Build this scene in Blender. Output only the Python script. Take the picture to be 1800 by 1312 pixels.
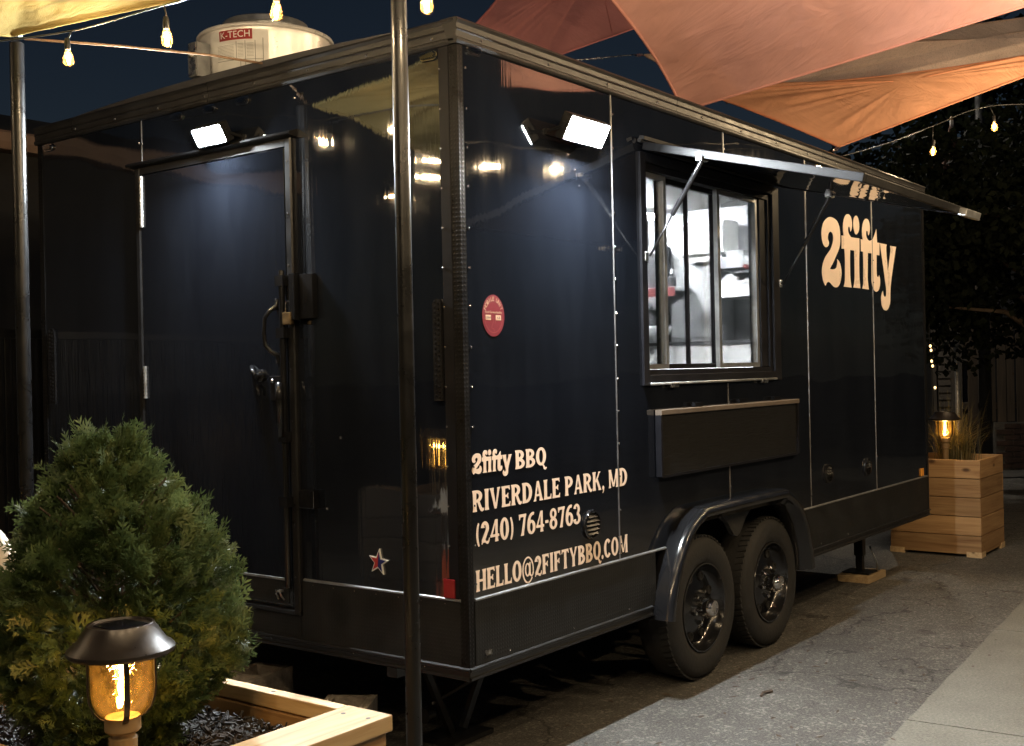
import bpy, bmesh, math, random
import numpy as np
from mathutils import Vector, Matrix, Euler

for o in list(bpy.data.objects):
    bpy.data.objects.remove(o, do_unlink=True)
SC = bpy.context.scene
COL = SC.collection
random.seed(7)
rng = np.random.default_rng(7)

# ------------------------------------------------------------------ camera
YAW, PITCH, ROLL = math.radians(37.038), math.radians(-0.135), math.radians(-1.219)
CAM = Vector((-3.0295, -2.4926, 1.4376))
fw = Vector((math.cos(YAW) * math.cos(PITCH), math.sin(YAW) * math.cos(PITCH), math.sin(PITCH)))
rt = Vector((math.sin(YAW), -math.cos(YAW), 0))
up = rt.cross(fw)
rt, up = rt * math.cos(ROLL) + up * math.sin(ROLL), up * math.cos(ROLL) - rt * math.sin(ROLL)
cam_d = bpy.data.cameras.new('camera')
cam_d.sensor_width = 36.0
cam_d.lens = 36.0 * 2019.0 / 1800.0
cam_d.clip_start = 0.05
cam_d.clip_end = 500
cam = bpy.data.objects.new('camera', cam_d)
COL.objects.link(cam)
m = Matrix.Identity(4)
for i in range(3):
    m[i][0], m[i][1], m[i][2], m[i][3] = rt[i], up[i], -fw[i], CAM[i]
cam.matrix_world = m
SC.camera = cam

# ------------------------------------------------------------------ world, moonlight, exposure
world = bpy.data.worlds.new('World')
SC.world = world
world.use_nodes = True
wn = world.node_tree
wn.nodes.clear()
w_out = wn.nodes.new('ShaderNodeOutputWorld')
w_bg = wn.nodes.new('ShaderNodeBackground')
w_sky = wn.nodes.new('ShaderNodeTexSky')
w_sky.sky_type = 'NISHITA'
w_sky.sun_disc = False
w_sky.sun_elevation = math.radians(42)
w_sky.sun_rotation = math.radians(233)
w_sky.altitude = 50
w_sky.ozone_density = 2.0
w_bg.inputs['Strength'].default_value = 0.0041
wn.links.new(w_sky.outputs[0], w_bg.inputs[0])
wn.links.new(w_bg.outputs[0], w_out.inputs[0])
sun_d = bpy.data.lights.new('moon_light', 'SUN')
sun_d.energy = 0.02
sun_d.angle = math.radians(0.5)
sun_d.color = (1.0, 0.93, 0.85)
sun = bpy.data.objects.new('moon_light', sun_d)
COL.objects.link(sun)
sun.rotation_euler = Vector((.8 * .743, .6 * .743, -.669)).to_track_quat('-Z', 'Y').to_euler()

SC.view_settings.view_transform = 'Standard'
SC.view_settings.look = 'None'
SC.view_settings.exposure = 0.0
SC.view_settings.gamma = 1.0
SC.view_settings.use_curve_mapping = False
SC.render.engine = 'CYCLES'
SC.cycles.use_denoising = True
SC.cycles.max_bounces = 7
SC.cycles.diffuse_bounces = 3
SC.cycles.glossy_bounces = 4
SC.cycles.transmission_bounces = 5
SC.cycles.transparent_max_bounces = 12
SC.cycles.sample_clamp_indirect = 3.0
SC.cycles.caustics_reflective = False
SC.cycles.caustics_refractive = False

# ------------------------------------------------------------------ helpers
class MB:
    def __init__(s):
        s.v, s.f = [], []
    def add(s, vs, fs):
        n = len(s.v)
        s.v += [tuple(float(c) for c in q) for q in vs]
        s.f += [tuple(i + n for i in q) for q in fs]
        return s
    def box(s, a, b, mat=None):
        x0, y0, z0 = a; x1, y1, z1 = b
        vs = [(x0, y0, z0), (x1, y0, z0), (x1, y1, z0), (x0, y1, z0), (x0, y0, z1), (x1, y0, z1), (x1, y1, z1), (x0, y1, z1)]
        if mat is not None:
            vs = [mat @ Vector(q) for q in vs]
        return s.add(vs, [(0, 3, 2, 1), (4, 5, 6, 7), (0, 1, 5, 4), (1, 2, 6, 5), (2, 3, 7, 6), (3, 0, 4, 7)])
    def lathe(s, prof, n=24, mat=None, cap=True):
        # prof: list of (r, h) about the z axis
        vs, fs = [], []
        for r, h in prof:
            for k in range(n):
                a = 2 * math.pi * k / n
                vs.append((r * math.cos(a), r * math.sin(a), h))
        for i in range(len(prof) - 1):
            for k in range(n):
                k2 = (k + 1) % n
                fs.append((i * n + k, i * n + k2, (i + 1) * n + k2, (i + 1) * n + k))
        if cap:
            fs.append(tuple(range(n))[::-1])
            fs.append(tuple(range((len(prof) - 1) * n, len(prof) * n)))
        if mat is not None:
            vs = [mat @ Vector(q) for q in vs]
        return s.add(vs, fs)
    def tube(s, pts, r, n=8, cap=True, rad=None):
        pts = [Vector(q) for q in pts]
        vs, fs = [], []
        t0 = (pts[1] - pts[0]).normalized()
        ref = Vector((0, 0, 1)) if abs(t0.z) < .9 else Vector((1, 0, 0))
        a = t0.cross(ref).normalized()
        for i, q in enumerate(pts):
            t = (pts[min(i + 1, len(pts) - 1)] - pts[max(i - 1, 0)]).normalized()
            a = (a - t * a.dot(t)).normalized()
            b = t.cross(a)
            rr = rad[i] if rad else r
            for k in range(n):
                w = 2 * math.pi * k / n
                vs.append(q + a * (rr * math.cos(w)) + b * (rr * math.sin(w)))
        for i in range(len(pts) - 1):
            for k in range(n):
                k2 = (k + 1) % n
                fs.append((i * n + k, i * n + k2, (i + 1) * n + k2, (i + 1) * n + k))
        if cap:
            fs.append(tuple(range(n))[::-1])
            fs.append(tuple(range((len(pts) - 1) * n, len(pts) * n)))
        return s.add(vs, fs)
    def prism(s, poly, d0, d1, mapf):
        # poly of (u, w); mapf(u, w, d) -> 3D
        n = len(poly)
        vs = [mapf(u, w, d0) for u, w in poly] + [mapf(u, w, d1) for u, w in poly]
        fs = [tuple(range(n)), tuple(range(n, 2 * n))[::-1]]
        for i in range(n):
            j = (i + 1) % n
            fs.append((i, n + i, n + j, j))
        return s.add(vs, fs)
    def sweep(s, path, section, mapf):
        # section of (offset along path normal, d); path of (u, w)
        n = len(section)
        vs, fs = [], []
        P = [Vector(q) for q in path]
        for i, q in enumerate(P):
            t = (P[min(i + 1, len(P) - 1)] - P[max(i - 1, 0)]).normalized()
            nn = Vector((-t.y, t.x))
            for o, d in section:
                c = q + nn * o
                vs.append(mapf(c.x, c.y, d))
        for i in range(len(P) - 1):
            for k in range(n - 1):
                fs.append((i * n + k, i * n + k + 1, (i + 1) * n + k + 1, (i + 1) * n + k))
        return s.add(vs, fs)
    def build(s, name, mat, parent=None, smooth=False, bevel=0.0, kind=None, loc=None, auto=None):
        me = bpy.data.meshes.new(name)
        me.from_pydata(s.v, [], s.f)
        me.validate()
        bm = bmesh.new(); bm.from_mesh(me)
        bmesh.ops.recalc_face_normals(bm, faces=bm.faces)
        if bevel > 0:
            bmesh.ops.bevel(bm, geom=list(bm.edges), offset=bevel, segments=2, profile=.6, affect='EDGES', clamp_overlap=True)
        bm.to_mesh(me); bm.free()
        if smooth:
            for q in me.polygons: q.use_smooth = True
            if auto is not None:
                me.set_sharp_from_angle(angle=math.radians(auto))
        me.materials.append(mat)
        o = bpy.data.objects.new(name, me)
        COL.objects.link(o)
        if parent is not None: o.parent = parent
        if loc is not None: o.location = loc
        if kind: o['kind'] = kind
        return o

def tag(o, label, cat, group=None):
    o['label'] = label; o['category'] = cat
    if group: o['group'] = group
    return o
def thing(name, label, cat, loc=(0, 0, 0), rz=0.0, group=None):
    o = bpy.data.objects.new(name, None)
    o.empty_display_size = .1
    COL.objects.link(o)
    o.location = loc; o.rotation_euler = (0, 0, rz)
    return tag(o, label, cat, group)
def copy_tree(o, parent=None):
    c = o.copy(); COL.objects.link(c); c.parent = parent
    for ch in list(o.children): copy_tree(ch, c)
    return c
def side(u, w, d): return (u, -d, w)       # u along the long wall, w height, d out of the wall
def rear(u, w, d): return (-d, u, w)       # u along the rear wall, w height, d out of the wall
def point_light(name, loc, power, color, radius, parent=None):
    l = bpy.data.lights.new(name, 'POINT'); l.energy = power; l.color = color; l.shadow_soft_size = radius
    o = bpy.data.objects.new(name, l); COL.objects.link(o); o.location = loc
    if parent is not None: o.parent = parent
    return o

# ------------------------------------------------------------------ materials
def new_mat(name):
    m = bpy.data.materials.new(name); m.use_nodes = True
    nt = m.node_tree
    b = nt.nodes['Principled BSDF']
    return m, nt, b
def node(nt, typ, **kw):
    n = nt.nodes.new(typ)
    for k, v in kw.items():
        if k in n.inputs: n.inputs[k].default_value = v
        else: setattr(n, k, v)
    return n
def coords(nt, scale=(1, 1, 1), out='Object', rnd=False):
    tc = node(nt, 'ShaderNodeTexCoord')
    mp = node(nt, 'ShaderNodeMapping')
    mp.inputs['Scale'].default_value = scale
    nt.links.new(tc.outputs[out], mp.inputs['Vector'])
    if rnd:
        oi = node(nt, 'ShaderNodeObjectInfo')
        ml = node(nt, 'ShaderNodeMath', operation='MULTIPLY'); ml.inputs[1].default_value = 37.0
        nt.links.new(oi.outputs['Random'], ml.inputs[0])
        nt.links.new(ml.outputs[0], mp.inputs['Location'])
    return mp.outputs[0]
def noise(nt, vec, scale, detail=3, rough=.5, dist=0):
    n = node(nt, 'ShaderNodeTexNoise')
    n.inputs['Scale'].default_value = scale; n.inputs['Detail'].default_value = detail
    n.inputs['Roughness'].default_value = rough; n.inputs['Distortion'].default_value = dist
    nt.links.new(vec, n.inputs['Vector'])
    return n.outputs['Fac']
def ramp(nt, fac, stops):
    r = node(nt, 'ShaderNodeValToRGB')
    el = r.color_ramp.elements
    while len(el) < len(stops): el.new(.5)
    for e, (p, c) in zip(el, stops):
        e.position = p; e.color = tuple(c) + (1,) if len(c) == 3 else c
    nt.links.new(fac, r.inputs[0])
    return r.outputs[0]
def bump(nt, height, dist, strength=1.0, prev=None):
    b = node(nt, 'ShaderNodeBump')
    b.inputs['Strength'].default_value = strength; b.inputs['Distance'].default_value = dist
    nt.links.new(height, b.inputs['Height'])
    if prev is not None: nt.links.new(prev, b.inputs['Normal'])
    return b.outputs[0]
def simple(name, col, rough=.5, metal=0.0, ior=1.5, var=0.0, vscale=20, bmp=0.0, bscale=80, coat=0.0):
    m, nt, b = new_mat(name)
    b.inputs['Base Color'].default_value = (*col, 1)
    b.inputs['Roughness'].default_value = rough
    b.inputs['Metallic'].default_value = metal
    b.inputs['IOR'].default_value = ior
    b.inputs['Coat Weight'].default_value = coat
    v = coords(nt)
    if var > 0:
        f = noise(nt, v, vscale, 4, .6)
        lo = tuple(c * (1 - var) for c in col); hi = tuple(min(1, c * (1 + var)) for c in col)
        nt.links.new(ramp(nt, f, [(.3, lo), (.7, hi)]), b.inputs['Base Color'])
        rr = ramp(nt, f, [(.3, (max(0, rough - .08),) * 3), (.7, (min(1, rough + .08),) * 3)])
        nt.links.new(rr, b.inputs['Roughness'])
    if bmp > 0:
        nt.links.new(bump(nt, noise(nt, v, bscale, 4), bmp), b.inputs['Normal'])
    return m
def emit(name, col, strength):
    m, nt, b = new_mat(name)
    b.inputs['Base Color'].default_value = (*col, 1)
    b.inputs['Emission Color'].default_value = (*col, 1)
    b.inputs['Emission Strength'].default_value = strength
    return m

def mat_panel(name, streak=True):
    # glossy black painted aluminium skin, slightly dished between the studs
    m, nt, b = new_mat(name)
    v = coords(nt)
    b.inputs['IOR'].default_value = 1.95
    dirt = noise(nt, coords(nt, (1.6, 1.6, .35)), 3.0, 7, .72)
    nt.links.new(ramp(nt, dirt, [(.3, (.0045, .0055, .0085)), (.75, (.0095, .0115, .0165))]), b.inputs['Base Color'])
    fine = noise(nt, coords(nt, (1, 1, .25)), 9, 5, .6)
    nt.links.new(ramp(nt, fine, [(.35, (.018,) * 3), (.8, (.06,) * 3)]), b.inputs['Roughness'])
    sc = (1.0, 1.0, .32) if True else (1, 1, 1)
    w1 = noise(nt, coords(nt, (1.0, 1.0, .55)), 2.1, 1.0, .4)
    w2 = noise(nt, coords(nt, (.35, .35, 1.5)), 3.0, 1.0, .4)
    n1 = bump(nt, w1, .0075)
    n2 = bump(nt, w2, .0022, prev=n1)
    w3 = noise(nt, coords(nt, (1.0, 1.0, .02)), 55.0, 2.0, .5)
    if streak: n2 = bump(nt, w3, .00019, prev=n2)
    nt.links.new(n2, b.inputs['Normal'])
    return m
def mat_tread(name, col=(.022, .022, .024), scale=1.0, rough=.32, dist=.002):
    # black diamond tread plate
    m, nt, b = new_mat(name)
    b.inputs['Base Color'].default_value = (*col, 1)
    b.inputs['IOR'].default_value = 1.38
    b.inputs['Specular IOR Level'].default_value = .25
    tc = node(nt, 'ShaderNodeTexCoord')
    sep = node(nt, 'ShaderNodeSeparateXYZ'); nt.links.new(tc.outputs['Object'], sep.inputs[0])
    ad = node(nt, 'ShaderNodeMath', operation='ADD'); nt.links.new(sep.outputs[0], ad.inputs[0]); nt.links.new(sep.outputs[1], ad.inputs[1])
    def wave(sgn):
        a = node(nt, 'ShaderNodeMath', operation='MULTIPLY_ADD'); a.inputs[1].default_value = sgn
        nt.links.new(sep.outputs[2], a.inputs[0]); nt.links.new(ad.outputs[0], a.inputs[2])
        s = node(nt, 'ShaderNodeMath', operation='MULTIPLY'); s.inputs[1].default_value = 200 * scale
        nt.links.new(a.outputs[0], s.inputs[0])
        q = node(nt, 'ShaderNodeMath', operation='SINE'); nt.links.new(s.outputs[0], q.inputs[0])
        return q.outputs[0]
    mu = node(nt, 'ShaderNodeMath', operation='MULTIPLY')
    nt.links.new(wave(1), mu.inputs[0]); nt.links.new(wave(-1), mu.inputs[1])
    mx = node(nt, 'ShaderNodeMath', operation='MAXIMUM'); mx.inputs[1].default_value = 0.15
    nt.links.new(mu.outputs[0], mx.inputs[0])
    nt.links.new(bump(nt, mx.outputs[0], dist), b.inputs['Normal'])
    f = noise(nt, coords(nt), 6, 5, .65)
    nt.links.new(ramp(nt, f, [(.3, (rough - .1,) * 3), (.8, (rough + .22,) * 3)]), b.inputs['Roughness'])
    nt.links.new(ramp(nt, f, [(.3, col), (.85, tuple(c * 2.2 for c in col))]), b.inputs['Base Color'])
    return m
def mat_wood(name, axis, dark=(.20, .095, .035), light=(.42, .26, .12), rough=.62):
    m, nt, b = new_mat(name)
    s = [9, 9, 9]; s[axis] = .55
    v = coords(nt, tuple(s), rnd=True)
    g1 = noise(nt, v, 3.0, 6, .6, .9)
    s2 = [60, 60, 60]; s2[axis] = 1.6
    g2 = noise(nt, coords(nt, tuple(s2), rnd=True), 2.0, 4, .6)
    mix = node(nt, 'ShaderNodeMath', operation='MULTIPLY_ADD'); mix.inputs[1].default_value = .35
    nt.links.new(g2, mix.inputs[0]); nt.links.new(g1, mix.inputs[2])
    c = ramp(nt, mix.outputs[0], [(.42, dark), (.60, tuple((a + d) / 2 for a, d in zip(dark, light))), (.85, light)])
    # knots
    s3 = [4.5, 4.5, 4.5]; s3[axis] = 2.2
    vo = node(nt, 'ShaderNodeTexVoronoi'); vo.inputs['Scale'].default_value = 1.5
    nt.links.new(coords(nt, tuple(s3), rnd=True), vo.inputs['Vector'])
    kf = ramp(nt, vo.outputs['Distance'], [(.05, (1, 1, 1)), (.13, (0, 0, 0))])
    mxk = node(nt, 'ShaderNodeMix', data_type='RGBA')
    nt.links.new(kf, mxk.inputs['Factor']); nt.links.new(c, mxk.inputs[6]); mxk.inputs[7].default_value = (.075, .035, .014, 1)
    oi = node(nt, 'ShaderNodeObjectInfo')
    hv = node(nt, 'ShaderNodeHueSaturation')
    mr = node(nt, 'ShaderNodeMapRange'); mr.inputs[3].default_value = .72; mr.inputs[4].default_value = 1.15
    nt.links.new(oi.outputs['Random'], mr.inputs[0]); nt.links.new(mr.outputs[0], hv.inputs['Value'])
    nt.links.new(mxk.outputs[2], hv.inputs['Color'])
    nt.links.new(hv.outputs[0], b.inputs['Base Color'])
    b.inputs['Roughness'].default_value = rough
    nt.links.new(bump(nt, mix.outputs[0], .0012), b.inputs['Normal'])
    return m
def mat_fabric(name, col, trans=.45, holes=0.0, weave=320, rough=.8):
    m, nt, b = new_mat(name)
    out = nt.nodes['Material Output']
    nt.nodes.remove(b)
    d = node(nt, 'ShaderNodeBsdfDiffuse'); t = node(nt, 'ShaderNodeBsdfTranslucent')
    v = coords(nt)
    f = noise(nt, v, 1.6, 5, .6)
    c = ramp(nt, f, [(.3, tuple(x * .8 for x in col)), (.7, tuple(min(1, x * 1.15) for x in col))])
    nt.links.new(c, d.inputs[0]); nt.links.new(c, t.inputs[0])
    wr = noise(nt, coords(nt, (1.0, .22, 1.0)), 5.0, 4, .55, .6)
    fi = noise(nt, v, weave, 2, .5)
    n1 = bump(nt, wr, .035)
    n2 = bump(nt, fi, .0022, prev=n1)
    nt.links.new(n2, d.inputs['Normal']); nt.links.new(n1, t.inputs['Normal'])
    mx = node(nt, 'ShaderNodeMixShader'); mx.inputs[0].default_value = trans
    nt.links.new(d.outputs[0], mx.inputs[1]); nt.links.new(t.outputs[0], mx.inputs[2])
    res = mx.outputs[0]
    if holes > 0:
        tr = node(nt, 'ShaderNodeBsdfTransparent')
        hf = noise(nt, v, 140, 2, .7)
        hr = ramp(nt, hf, [(.62 - holes * .4, (0, 0, 0)), (.66 - holes * .4 + .05, (holes,) * 3)])
        m2 = node(nt, 'ShaderNodeMixShader')
        nt.links.new(hr, m2.inputs[0]); nt.links.new(res, m2.inputs[1]); nt.links.new(tr.outputs[0], m2.inputs[2])
        res = m2.outputs[0]
    nt.links.new(res, out.inputs[0])
    return m
def mat_glass(name, tint=(1, 1, 1), gloss=.08, body=None, body_f=0.0, bmp=0.0):
    m, nt, b = new_mat(name)
    out = nt.nodes['Material Output']; nt.nodes.remove(b)
    tr = node(nt, 'ShaderNodeBsdfTransparent'); tr.inputs[0].default_value = (*tint, 1)
    gl = node(nt, 'ShaderNodeBsdfGlossy'); gl.inputs['Roughness'].default_value = .03
    lw = node(nt, 'ShaderNodeLayerWeight'); lw.inputs['Blend'].default_value = .35
    cr = ramp(nt, lw.outputs['Fresnel'], [(0, (gloss,) * 3), (1, (.75,) * 3)])
    if bmp > 0:
        n = bump(nt, noise(nt, coords(nt), 28, 3, .5), bmp)
        nt.links.new(n, gl.inputs['Normal']); nt.links.new(n, lw.inputs['Normal'])
    base = tr.outputs[0]
    if body:
        tl = node(nt, 'ShaderNodeBsdfTranslucent'); tl.inputs[0].default_value = (*body, 1)
        m0 = node(nt, 'ShaderNodeMixShader')
        bf = ramp(nt, noise(nt, coords(nt, (1, 1, .6)), 55, 4, .6), [(.35, (body_f * .4,) * 3), (.7, (min(1, body_f * 1.7),) * 3)])
        nt.links.new(bf, m0.inputs[0])
        nt.links.new(base, m0.inputs[1]); nt.links.new(tl.outputs[0], m0.inputs[2]); base = m0.outputs[0]
    m1 = node(nt, 'ShaderNodeMixShader')
    nt.links.new(cr, m1.inputs[0]); nt.links.new(base, m1.inputs[1]); nt.links.new(gl.outputs[0], m1.inputs[2])
    nt.links.new(m1.outputs[0], out.inputs[0])
    return m

def mat_brushed():
    m, nt, b = new_mat('brushed_black_shelf')
    b.inputs['Base Color'].default_value = (.014, .0135, .013, 1); b.inputs['IOR'].default_value = 1.7
    w = noise(nt, coords(nt, (1, 1, 9)), 16, 4, .6, .5); w2 = noise(nt, coords(nt), 3.0, 2)
    nt.links.new(ramp(nt, w, [(.3, (.10,) * 3), (.75, (.26,) * 3)]), b.inputs['Roughness'])
    n1 = bump(nt, w2, .012); nt.links.new(bump(nt, w, .0016, prev=n1), b.inputs['Normal'])
    return m
M = {}
M['panel'] = mat_panel('glossy_black_panel')
M['panel_hatch'] = mat_panel('glossy_black_hatch', False)
M['tread'] = mat_tread('black_tread_plate', (.007, .007, .0075), 1.0, .30, .0012)
M['tread_fine'] = mat_tread('black_tread_skirt', (.011, .0115, .012), 1.1, .40, .0005)
M['rail'] = simple('anodised_rail', (.024, .0235, .024), .38, .15, var=.25, vscale=14)
M['black_gloss'] = simple('black_gloss_plastic', (.008, .008, .009), .16, ior=1.6, var=.2, vscale=9)
M['black_satin'] = simple('black_satin_metal', (.012, .012, .013), .38, .2, var=.25, vscale=25)
M['frame_black'] = simple('black_frame', (.008, .008, .010), .48, .0, var=.2, vscale=12)
M['steel'] = simple('brushed_steel', (.55, .54, .52), .28, 1.0, var=.15, vscale=30)
M['fan_steel'] = simple('galvanised_steel', (.80, .78, .76), .32, .35, var=.10, vscale=8)
M['alu'] = simple('aluminium', (.36, .37, .38), .36, .8, var=.2, vscale=20)
M['rail_tan'] = simple('tan_edge', (.15, .12, .095), .42, .3, var=.15)
M['door_trim'] = simple('dark_door_trim', (.014, .014, .015), .34, .1, var=.25, vscale=14)
M['hatch_black'] = simple('black_hatch_frame', (.0042, .0042, .005), .5, var=.2)
M['post'] = simple('black_post_paint', (.006, .006, .0065), .30, var=.2, vscale=10)
M['bead'] = simple('seam_glint_bead', (.22, .22, .23), .35, .8, var=.2)  # pale grey imitates flood light caught on lapped panel edges
M['chrome'] = simple('chrome', (.75, .74, .72), .08, 1.0)
M['rubber'] = simple('rubber', (.014, .0135, .013), .78, var=.4, vscale=18, bmp=.002, bscale=60)
M['rim'] = simple('black_rim', (.008, .008, .009), .18, ior=1.6)
M['screw'] = simple('screw_metal', (.55, .55, .57), .22, 1.0)
M['shelf'] = mat_brushed()
M['cream'] = simple('cream_vinyl', (.90, .74, .63), .32, var=.04, vscale=9)
M['maroon'] = simple('maroon_vinyl', (.18, .022, .030), .4, var=.1)
M['sticker_print'] = simple('sticker_print', (.62, .42, .28), .5)
M['sticker_line'] = simple('sticker_line', (.30, .07, .07), .5)
M['white_plastic'] = simple('white_plastic', (.78, .78, .76), .35, var=.04)
M['white_wall'] = simple('white_liner', (.66, .66, .65), .40, var=.06, vscale=5)
M['stainless'] = simple('stainless_sheet', (.50, .51, .52), .36, .25, var=.12, vscale=7)
M['grey_wall'] = simple('grey_equipment', (.45, .46, .47), .38, .3, var=.1, vscale=4)
M['dark_grey'] = simple('dark_grey', (.05, .05, .055), .45, var=.2)
M['paper'] = simple('paper', (.74, .73, .70), .7, var=.05)
M['ink'] = simple('ink', (.02, .02, .022), .6)
M['red'] = simple('red_print', (.30, .022, .022), .45, var=.08)
M['red_lens'] = simple('red_lens', (.20, .012, .018), .18, ior=1.6, var=.1)
M['amber_lens'] = simple('amber_lens', (.75, .30, .04), .2)
M['blue'] = simple('blue_enamel', (.02, .025, .12), .25)
M['brass'] = simple('brass', (.42, .30, .16), .35, 1.0, var=.15)
M['wood_x'] = mat_wood('cedar_x', 0)
M['wood_y'] = mat_wood('cedar_y', 1)
M['wood_z'] = mat_wood('cedar_z', 2)
M['pine_x'] = mat_wood('pine_x', 0, (.36, .22, .10), (.60, .45, .26), .6)
M['pine_y'] = mat_wood('pine_y', 1, (.36, .22, .10), (.60, .45, .26), .6)
M['concrete_block'] = simple('cinder_block', (.36, .32, .27), .95, var=.35, vscale=22, bmp=.006, bscale=120)
M['mulch'] = simple('mulch', (.016, .011, .008), .72, var=.5, vscale=30)
M['soil'] = simple('soil', (.010, .008, .006), .9, var=.4, bmp=.01, bscale=40)
M['bark'] = simple('bark', (.07, .05, .035), .85, var=.3, vscale=40)
M['lantern'] = simple('bronze_enamel', (.022, .017, .015), .34, .3, ior=1.6, var=.1)
M['tan_plastic'] = simple('tan_collar', (.20, .13, .06), .5, var=.1)
M['solar'] = simple('solar_panel', (.006, .006, .010), .15, ior=1.6)
M['cone_orange'] = simple('cone_orange', (.55, .10, .035), .5, var=.12, vscale=8)
M['cloth'] = simple('white_cloth', (.60, .55, .48), .9, var=.12, vscale=12, bmp=.01, bscale=14)
M['siding'] = simple('siding', (.09, .075, .06), .7, var=.2, vscale=3)
M['fence'] = mat_wood('fence_wood', 2, (.055, .038, .026), (.11, .08, .052), .8)
M['brick'] = simple('brick', (.06, .034, .025), .9, var=.35, vscale=14, bmp=.004)
M['mortar'] = simple('mortar', (.10, .09, .08), .95, var=.2)
M['dark_wall'] = simple('dark_wall', (.012, .0115, .012), .75, var=.3, vscale=1.2)
M['gutter'] = simple('tan_gutter', (.26, .17, .12), .55, var=.12, vscale=2)
M['black_slat'] = simple('black_slat', (.010, .010, .011), .4, var=.3, vscale=6)
M['wire'] = simple('black_wire', (.012, .012, .012), .45)
M['rope'] = simple('rope', (.34, .22, .14), .8, var=.2, vscale=60)
M['clear'] = mat_glass('clear_glass', (.97, .98, .98), .035)
M['bulb_glass'] = mat_glass('amber_glow_bulb_glass', (1, .86, .60), .03, (1, .40, .07), .022)  # orange tint and body imitate the glow around the filament
M['lantern_glass'] = mat_glass('seeded_lantern_glass', (1, .92, .74), .05, (1, .66, .22), .011, bmp=.006)
M['lens'] = mat_glass('clear_lens', (.8, .8, .82), .2)
M['led'] = emit('led_panel', (.90, .97, 1.0), 3200)
M['tube'] = emit('fluorescent', (.96, .985, 1.0), 900)
M['filament'] = emit('filament', (1.0, .60, .20), 40)
M['lamp_fil'] = emit('lantern_filament', (1.0, .62, .18), 45)
M['muted_red'] = simple('muted_red_edge', (.14, .03, .03), .5)
M['screen'] = emit('tablet_screen', (.10, .32, .85), 1.2)
M['street_led'] = emit('street_lamp_lens', (1.0, .93, .80), 60)
M['fairy'] = emit('fairy_bulb', (1.0, .66, .28), 3.5)
M['canvas'] = mat_fabric('umbrella_canvas', (.17, .115, .095), .25)
M['sail_coral'] = mat_fabric('coral_shade_cloth', (.90, .48, .42), .42)
M['sail_orange'] = mat_fabric('orange_shade_cloth', (.90, .45, .27), .5)
M['sail_mesh'] = mat_fabric('tan_shade_mesh', (.66, .52, .44), .55, .22)
M['sail_rose'] = mat_fabric('rose_shade_cloth', (.74, .33, .33), .4)
M['sail_cream'] = mat_fabric('cream_shade_cloth', (.30, .225, .085), .42)

for k_, v_ in (('frame_black', .12), ('hatch_black', .15), ('rail', .3), ('door_trim', .25), ('tread', .12), ('post', .35)):
    M[k_].node_tree.nodes['Principled BSDF'].inputs['Specular IOR Level'].default_value = v_
# ------------------------------------------------------------------ ground
def mat_asphalt():
    m, nt, b = new_mat('asphalt')
    v = coords(nt)
    n1 = noise(nt, v, 110, 8, .85)
    n2 = noise(nt, v, .9, 6, .65)
    n3 = noise(nt, v, 7.0, 5, .7)
    vo = node(nt, 'ShaderNodeTexVoronoi'); vo.inputs['Scale'].default_value = 85
    nt.links.new(v, vo.inputs['Vector'])
    chips = ramp(nt, vo.outputs['Color'], [(.66, (0, 0, 0)), (.86, (1, 1, 1))])
    c1 = ramp(nt, n1, [(.34, (.026, .025, .024)), (.52, (.100, .096, .090)), (.70, (.26, .25, .23))])
    mc = node(nt, 'ShaderNodeMix', data_type='RGBA'); nt.links.new(c1, mc.inputs[6]); mc.inputs[7].default_value = (.30, .285, .255, 1)
    sc_ = node(nt, 'ShaderNodeMath', operation='MULTIPLY'); sc_.inputs[1].default_value = .55
    nt.links.new(chips, sc_.inputs[0]); nt.links.new(sc_.outputs[0], mc.inputs['Factor'])
    col = mc.outputs[2]
    def mul(col, fac):
        mx = node(nt, 'ShaderNodeMix', data_type='RGBA', blend_type='MULTIPLY'); mx.inputs['Factor'].default_value = 1
        nt.links.new(col, mx.inputs[6]); nt.links.new(fac, mx.inputs[7]); return mx.outputs[2]
    col = mul(col, ramp(nt, n2, [(.3, (.58, .56, .54)), (.7, (1.12, 1.12, 1.10))]))
    col = mul(col, ramp(nt, n3, [(.3, (.74, .73, .71)), (.65, (1.08, 1.08, 1.08))]))
    # oil spots and fine cracks
    col = mul(col, ramp(nt, noise(nt, v, 2.3, 3, .5, .6), [(.26, (.30, .29, .28)), (.36, (1, 1, 1))]))
    ve = node(nt, 'ShaderNodeTexVoronoi', feature='DISTANCE_TO_EDGE'); ve.inputs['Scale'].default_value = .75
    ad = node(nt, 'ShaderNodeVectorMath', operation='ADD'); nz = node(nt, 'ShaderNodeTexNoise'); nz.inputs['Scale'].default_value = 3.0; nz.inputs['Detail'].default_value = 6
    nt.links.new(v, nz.inputs['Vector']); sv = node(nt, 'ShaderNodeVectorMath', operation='SCALE'); sv.inputs['Scale'].default_value = .55
    nt.links.new(nz.outputs['Color'], sv.inputs[0]); nt.links.new(v, ad.inputs[0]); nt.links.new(sv.outputs[0], ad.inputs[1]); nt.links.new(ad.outputs[0], ve.inputs['Vector'])
    crack = ramp(nt, ve.outputs['Distance'], [(.002, (.25, .24, .23)), (.007, (1, 1, 1))])
    col = mul(col, crack)
    nt.links.new(col, b.inputs['Base Color'])
    nt.links.new(ramp(nt, n1, [(.3, (.92,) * 3), (.75, (.50,) * 3)]), b.inputs['Roughness'])
    nb = bump(nt, chips, .003)
    nb = bump(nt, n1, .007, prev=nb)
    nt.links.new(nb, b.inputs['Normal'])
    return m
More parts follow.
